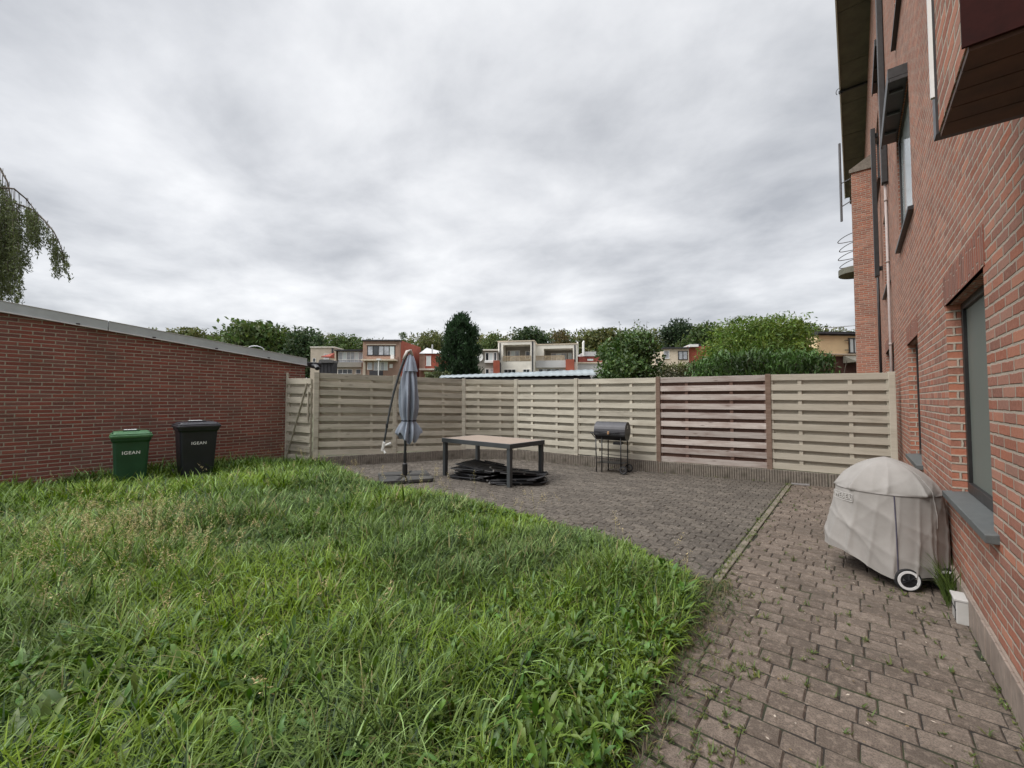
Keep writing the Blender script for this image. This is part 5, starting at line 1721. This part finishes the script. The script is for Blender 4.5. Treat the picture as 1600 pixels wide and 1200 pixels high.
# beige block
h = House('house', 'plain beige block house with one red tiled porch, next to the garage roof end', 484, 522, 46)
h.wall(484, 522, 543, 8, 'r_beige'); h.slab(483.5, 522.5, 541.5, 543, -.1, 8.1, 'r_white', 'parapet')
h.window(488, 492, 560, 565.5, pane='glass_dark'); h.window(505.5, 513, 553.5, 561, pane='glass_curtain')
m_ = MB(); x0, x1 = h.X(508.5), h.X(522); m_.add([(x0, -1.2, h.Z(558.5)), (x1, -1.2, h.Z(558.5)), (x1, 0, h.Z(551)), (x0 + .9, 0, h.Z(551)), (x0, -1.2, h.Z(560)), (x1, -1.2, h.Z(560)), (x1, 0, h.Z(560)), (x0 + .9, 0, h.Z(560))],
                  [(0, 1, 2, 3), (7, 6, 5, 4), (0, 4, 5, 1), (1, 5, 6, 2), (2, 6, 7, 3), (3, 7, 4, 0)])
m_.build('porch_roof', M['r_tile'], h.t)
h.slab(518, 519.5, 544, 552, -.2, 0, 'r_dark', 'chimney')
# dark ribbed shed near the fence
h = House('garden_shed', 'dark grey ribbed shed with rounded top just above the fence beside the garage', 498, 520, 20, cat='shed', group=None)
h.wall(498, 520, 566, .45, 'r_dark')
m_ = MB(); x0, x1 = h.X(497.6), h.X(520.4)
m_.prism([(x0, h.Z(567)), (x0 + .04, h.Z(562.6)), (x0 + .14, h.Z(561.6)), (x1 - .1, h.Z(562.3)), (x1, h.Z(563.5)), (x1, h.Z(567))], -.5, .08, M=Matrix.Rotation(math.pi / 2, 4, 'X'))
m_.build('roof', plain('shed_roof', (.10, .098, .098), .8, var=.25), h.t)
for i in range(4): h.slab(499 + i * 5.5, 499.5 + i * 5.5, 567, 582, -.03, -.002, 'r_dark', 'rib')

# white glazed house
h = House('house', 'narrow house with a white glazed upper storey', 524, 566, 44)
h.wall(524, 566, 566, 8, 'r_beige'); h.wall(526, 566, 549, 6, 'glass_curtain', y0=.25, zb=h.Z(567), name='glazing')
h.slab(523.5, 566, 546.5, 548.5, -.4, 7, 'r_dark', 'roof')
h.window(527, 565, 549.8, 561.5, panes=6, y0=.2, pane=['glass_curtain', 'glass_painted_sky', 'glass_curtain'])
h.window(527, 565, 562.4, 566.2, panes=6, y0=.2, pane='glass_curtain')
h.slab(525, 566, 566.5, 574, -.35, 0.0, 'r_grey', 'balcony_wall')
h.window(527.5, 550, 577.5, 584, panes=3, y0=-.02, pane='glass_dark'); h.window(556, 563.5, 577.5, 584, y0=-.02, pane='glass_dark')
h.slab(522.5, 524, 547, 590, -.1, 8, 'r_cream', 'edge_wall')

# pinkish brick house with red side
h = House('house', 'pinkish brick two storey house with a red brick side, behind the parasol', 566, 624, 42)
w_ = h.w
m_ = MB(); m_.box(0, w_, 0, .35, -.05, h.Z(533)); m_.build('front_wall', M['r_brown'], h.t)
m_ = MB(); m_.add([(0.05, .35, -.05), (w_ - .004, .35, -.05), (w_ - .004, 9.6, -.05), (0.05, 9.6, -.05), (0.05, .35, h.Z(533.2)), (w_ - .004, .35, h.Z(530.6)), (w_ - .004, 9.6, h.Z(524)), (0.05, 9.6, h.Z(530))],
                  [(3, 2, 1, 0), (4, 5, 6, 7), (0, 1, 5, 4), (1, 2, 6, 5), (2, 3, 7, 6), (3, 0, 4, 7)])
m_.build('side_wall', M['r_red'], h.t)
h.slab(565.5, 624.5, 530.8, 532.8, -.2, .6, 'r_dark', 'roof_edge'); h.slab(597, 605, 529.3, 530.8, .8, 2, 'r_dark', 'roof_light')
h.window(573.5, 616, 541, 554.5, panes=5, frame='frame_dark', pane=['glass_curtain', 'glass_dark', 'glass_curtain', 'glass_curtain', 'glass_painted_sky'])
h.slab(571.5, 618.5, 537.5, 539, -.08, 0, 'r_beige', 'lintel_band'); h.slab(568, 621, 562.5, 564.5, -.9, 0, 'r_cream', 'balcony_slab'); h.slab(568, 621, 557, 562.5, -.12, -.005, 'r_brown', 'spandrel')
h.window(574, 581, 567, 577, frame='trim_white', pane='glass_curtain'); h.window(584, 605, 566, 578, panes=4, frame='trim_white', pane=['glass_curtain', 'glass_painted_sky'])
h.slab(585, 604, 580.5, 588, -1.6, -1.2, 'r_dark', 'garden_furniture')
m_ = MB(); m_.box(h.X(599), h.X(600), -1.8, -1.7, 0, h.Z(564)); m_.box(h.X(597), h.X(603), -1.9, -1.6, h.Z(565.5), h.Z(563)); m_.build('lamp_post', M['trim_white'], h.t)
h.slab(611, 616, 554.5, 561, -.35, -.01, 'trim_white', 'satellite_dish'); h.slab(608, 613, 569, 575, -.03, -.001, 'trim_white', 'vent')
h.slab(567, 571, 566, 590, -.10, -.002, 'r_beige', 'pier')

# red brick house with pale roof
h = House('house', 'red brick house with a pale sloping roof, left of the conifer', 655, 692, 48)
h.wall(655, 692, 552.5, 5, 'r_red')
m_ = MB(); x0, x1 = h.X(655), h.X(686)
m_.add([(x0, -.2, h.Z(552.5)), (x1 + .7, -.2, h.Z(552.5)), (x1 + .2, 4, h.Z(545)), (x0, 4, h.Z(536.5)), (x0, 5, 0), (x1, 5, 0), (x1 + .7, 5, h.Z(552.5)), (x0, 5, h.Z(552.5))], [(0, 1, 2, 3), (0, 3, 7), (1, 6, 2), (2, 6, 7, 3)])
m_.build('roof', M['r_slate'], h.t)
h.slab(672, 674, 537, 552, .6, .8, 'r_slate', 'chimney_pipe'); h.slab(655, 664, 553, 590, -.05, 0, 'r_brown', 'left_wall')
h.window(666, 672.5, 557, 571, pane='glass_painted_sky'); h.slab(658, 688, 577, 579.3, -1.2, 0, 'r_white', 'canopy_slab'); h.window(658, 672, 581, 590, panes=2, frame='r_beige', pane='glass_dark')
h.slab(679, 680.6, 553, 577, -.1, 0, 'r_tile', 'downpipe')

# grey house
h = House('house', 'grey rendered house right of the conifer', 746, 778, 44)
h.wall(746, 778, 548, 8, 'r_grey'); h.slab(745.5, 778, 546, 548, -.25, 8, 'r_white', 'roof_edge')
h.window(758.5, 763.5, 551.5, 563, pane='glass_dark'); h.window(765, 770, 551.5, 563, pane='glass_painted_sky'); h.window(771.5, 776, 551.5, 563, pane='glass_dark')
h.slab(757, 777.5, 563.8, 567, -.2, 0, 'trim_white', 'balcony_edge')
m_ = MB(); m_.lathe([(.0, -.02), (.28, -.02), (.30, .06), (.0, .02)], 16, M=Matrix.Translation((h.X(750.3), -.1, h.Z(558))) @ Matrix.Rotation(R(90), 4, 'X') @ Matrix.Scale(1.5, 4, (0, 1, 0)), cap=False); m_.build('satellite_dish', M['trim_white'], h.t)
h.window(758.5, 764, 577, 588, pane='glass_dark'); h.window(765.5, 771, 577, 588, pane='glass_curtain')
h.slab(771.5, 781, 565, 590, -1.4, -.02, 'r_red', 'brick_pier')

# white terrace house with framed balcony
def terrace(label, a, b, yt, rec, side, depth, turn, wins, low, balc):
    h = House('house', label, a, b, depth, turn)
    x0, x1, y0, y1 = rec
    m = MB()   # facade with a deep recess
    Xa, Xb, Za, Zt = h.X(a), h.X(b), -.05, h.Z(yt)
    rx0, rx1, rz0, rz1 = h.X(x0), h.X(x1), h.Z(y1), h.Z(y0)
    for q in ((Xa, rx0, Za, Zt), (rx1, Xb, Za, Zt), (rx0, rx1, rz1, Zt), (rx0, rx1, Za, rz0)): m.box(q[0], q[1], 0, 2.0, q[2], q[3])
    m.box(Xa, Xb, 2.001, 9, Za, Zt - .05)
    m.build('wall', M['r_white'], h.t)
    m = MB(); m.box(rx0, rx1, 1.96, 1.999, rz0, rz1); m.build('recess_wall', M['r_grey'], h.t)
    m = MB(); m.box(Xa - .05, Xb + .05, -.06, 9.05, Zt, Zt + .10); m.build('coping', M['r_cream'], h.t)
    for (wa, wb, wt_, wb_, n_, pn_) in wins: h.window(wa, wb, wt_, wb_, n_, y0=1.955, pane=pn_)
    for (wa, wb, wt_, wb_, n_, pn_) in low: h.window(wa, wb, wt_, wb_, n_, y0=-.01, pane=pn_)
    m = MB(); ba, bb, bt, bb_ = balc
    nb_ = int((bb - ba) / 1.1)
    for i in range(nb_ + 1):
        xx = h.X(ba + (bb - ba) * i / nb_); m.box(xx - .022, xx + .022, -.03, .01, h.Z(bb_), h.Z(bt))
    m.box(h.X(ba), h.X(bb), -.04, .02, h.Z(bt), h.Z(bt) + .07); m.build('railing', M['wood_rail'], h.t)
    return h


h = terrace('white terrace house with a deep framed balcony, right of the grey house', 778, 835, 534, (786, 829, 539, 565), None, 46, R(-9),
            [(789, 793, 546, 562, 1, 'glass_dark'), (794, 808, 546, 562, 2, ['glass_painted_sky', 'glass_curtain']), (818.5, 825, 547, 558, 1, 'glass_dark')],
            [(788, 806, 578, 585, 3, 'glass_dark'), (818, 828, 578, 585, 2, 'glass_dark')], (786, 830, 557.5, 564.5))
h.slab(831.5, 833.5, 534, 582, -.08, 0, 'r_dark', 'downpipe'); h.slab(780.5, 782, 536, 562, -.08, 0, 'r_dark', 'downpipe')
h.slab(775, 783, 567, 590, -1.2, -.05, 'r_dark', 'porch')
h = terrace('lower white house with a wide balcony, beside the taller framed one', 837, 902, 539, (850, 895, 545, 564), None, 47, R(-9),
            [(860, 884, 550, 563, 3, ['glass_curtain', 'glass_painted_sky']), (887, 893, 550, 563, 1, 'glass_painted_sky')],
            [(818 + 24, 880, 577, 584, 6, ['glass_dark', 'glass_curtain'])], (838, 882, 557, 563.5))
h.slab(884, 897, 563, 590, -.7, -.02, 'r_red', 'brick_pier'); h.slab(838, 884, 564, 575, -.35, -.02, 'r_slate', 'balcony_wall')
h.slab(897, 899, 540, 566, -.1, -.02, 'r_dark', 'downpipe')
h = House('house', 'small house with a red tiled roof and white flue pipes, left of the leafy shrub', 903, 946, 52)
h.wall(899, 946, 567, 7, 'r_slate'); h.wall(906, 944, 556, 5, 'r_tile', y0=.8, name='red_wall')
h.slab(899, 946, 566, 568, -.15, 0, 'r_cream', 'coping'); h.slab(914, 934, 548.5, 555.5, .6, 5, 'r_slate', 'roof_light'); h.window(920, 929, 560, 562.5, y0=.79, pane='glass_painted_sky')
m_ = MB(); m_.tube([(h.X(913), .5, h.Z(556)), (h.X(913), .5, h.Z(534)), (h.X(914.5), .5, h.Z(532))], .14, 8); m_.tube([(h.X(904), .5, h.Z(556)), (h.X(904), .5, h.Z(533))], .10, 8); m_.build('flue', M['trim_white'], h.t)

# cream house with red side
h = House('house', 'cream rendered house with a flat roof and red brick side, behind the brown fence panel', 1036, 1076, 40, R(-6))
h.wall(1036, 1076, 545, 5, 'r_cream'); h.slab(1035, 1076.5, 543, 545, -.2, 5.2, 'r_dark', 'roof'); h.window(1060, 1074 - .5, 549.5, 561.5, panes=2, frame='frame_dark', pane='glass_curtain')
h.slab(1076, 1112, 541, 590, .3, 6, 'r_red', 'side_wall'); h.slab(1077, 1090, 538.5, 542.5, -.1, 2, 'trim_white', 'roof_light'); h.slab(1086, 1096, 537, 540.5, .3, 1, 'r_dark', 'chimney'); h.window(1038, 1046, 549, 560, pane='glass_curtain')

# yellow house
h = House('house', 'yellow rendered house with a dark roof edge beside the brick building', 1279, 1352, 24, R(6))
h.wall(1279, 1352, 522, 6, 'r_yellow', zb=h.Z(556)); h.wall(1284, 1352, 553.5, 5.8, 'r_darkbrick', y0=.06)
m_ = MB(); m_.box(h.X(1278), h.X(1353), -.10, 6.3, h.Z(523.5), h.Z(517.5)); m_.tube([(h.X(1278), -.13, h.Z(521)), (h.X(1353), -.13, h.Z(521))], .05, 8); m_.build('roof', M['r_dark'], h.t)
h.window(1334, 1350, 528.5, 550, panes=2, frame='frame_dark', pane='glass_painted_sky'); h.slab(1279, 1352, 552, 554, -.06, 0, 'r_cream', 'band')
m_ = MB(); m_.add([(h.X(1321), -.9, h.Z(566)), (h.X(1352), -.9, h.Z(566)), (h.X(1352), 0, h.Z(555)), (h.X(1323), 0, h.Z(555)), (h.X(1321), -.9, h.Z(567)), (h.X(1352), -.9, h.Z(567)), (h.X(1352), 0, h.Z(567)), (h.X(1323), 0, h.Z(567))], [(0, 1, 2, 3), (7, 6, 5, 4), (0, 4, 5, 1), (1, 5, 6, 2), (2, 6, 7, 3), (3, 7, 4, 0)])
m_.build('porch_roof', M['r_slate'] if False else plain('mossy_porch_tiles', (.17, .16, .13), .9, var=.3), h.t)
m_ = MB(); m_.tube([(h.X(1284), -.3, h.Z(517)), (h.X(1285), -.3, h.Z(513.5)), (h.X(1352), -.3, h.Z(507))], .025, 6); m_.tube([(h.X(1325), -.2, h.Z(517)), (h.X(1352), -.2, h.Z(510))], .02, 6); m_.build('roof_wire', M['silver'], h.t)
for yy in (530.5, 546): h.slab(1325, 1333, yy, yy + .9, -.12, -.05, 'r_dark', 'bracket')

# corrugated shed roof just behind the fence
sh_o = thing('shed', 'shed with a pale blue corrugated roof just behind the fence', 'shed', (-6.6, 11.0, 0))
A = at(686, 590, 12.6); B = at(932, 586, 11.2); Cc = at(926, 577, 12.2); D = at(690, 586.5, 14.0)
A, B, Cc, D = [np.array(q) - np.array([-6.6, 11.0, 0]) for q in (A, B, Cc, D)]
n = 240
V, Fq = [], []
for i in range(n + 1):
    f = i / n
    for e0, e1 in ((A, B), (D, Cc)):
        p = e0 + (e1 - e0) * f; dz = .006 * math.cos(2 * math.pi * f * 24)
        V.append((p[0], p[1], p[2] + dz))
for i in range(n): Fq.append((2 * i, 2 * i + 2, 2 * i + 3, 2 * i + 1))
ro = np_mesh('roof', V, Fq, M['corrugated'], parent=sh_o)
so = ro.modifiers.new('Solidify', 'SOLIDIFY'); so.thickness = .006
m_ = MB()
lo = [A * [1, 1, 0], B * [1, 1, 0], Cc * [1, 1, 0], D * [1, 1, 0]]
inn = [q + (sum(lo) / 4 - q) * .06 for q in lo]
m_.add([tuple(q) for q in inn] + [(q[0], q[1], z - .07) for q, z in zip(inn, (A[2], B[2], Cc[2], D[2]))], [(3, 2, 1, 0), (4, 5, 6, 7), (0, 1, 5, 4), (1, 2, 6, 5), (2, 3, 7, 6), (3, 0, 4, 7)])
m_.build('wall', M['r_dark'], sh_o)
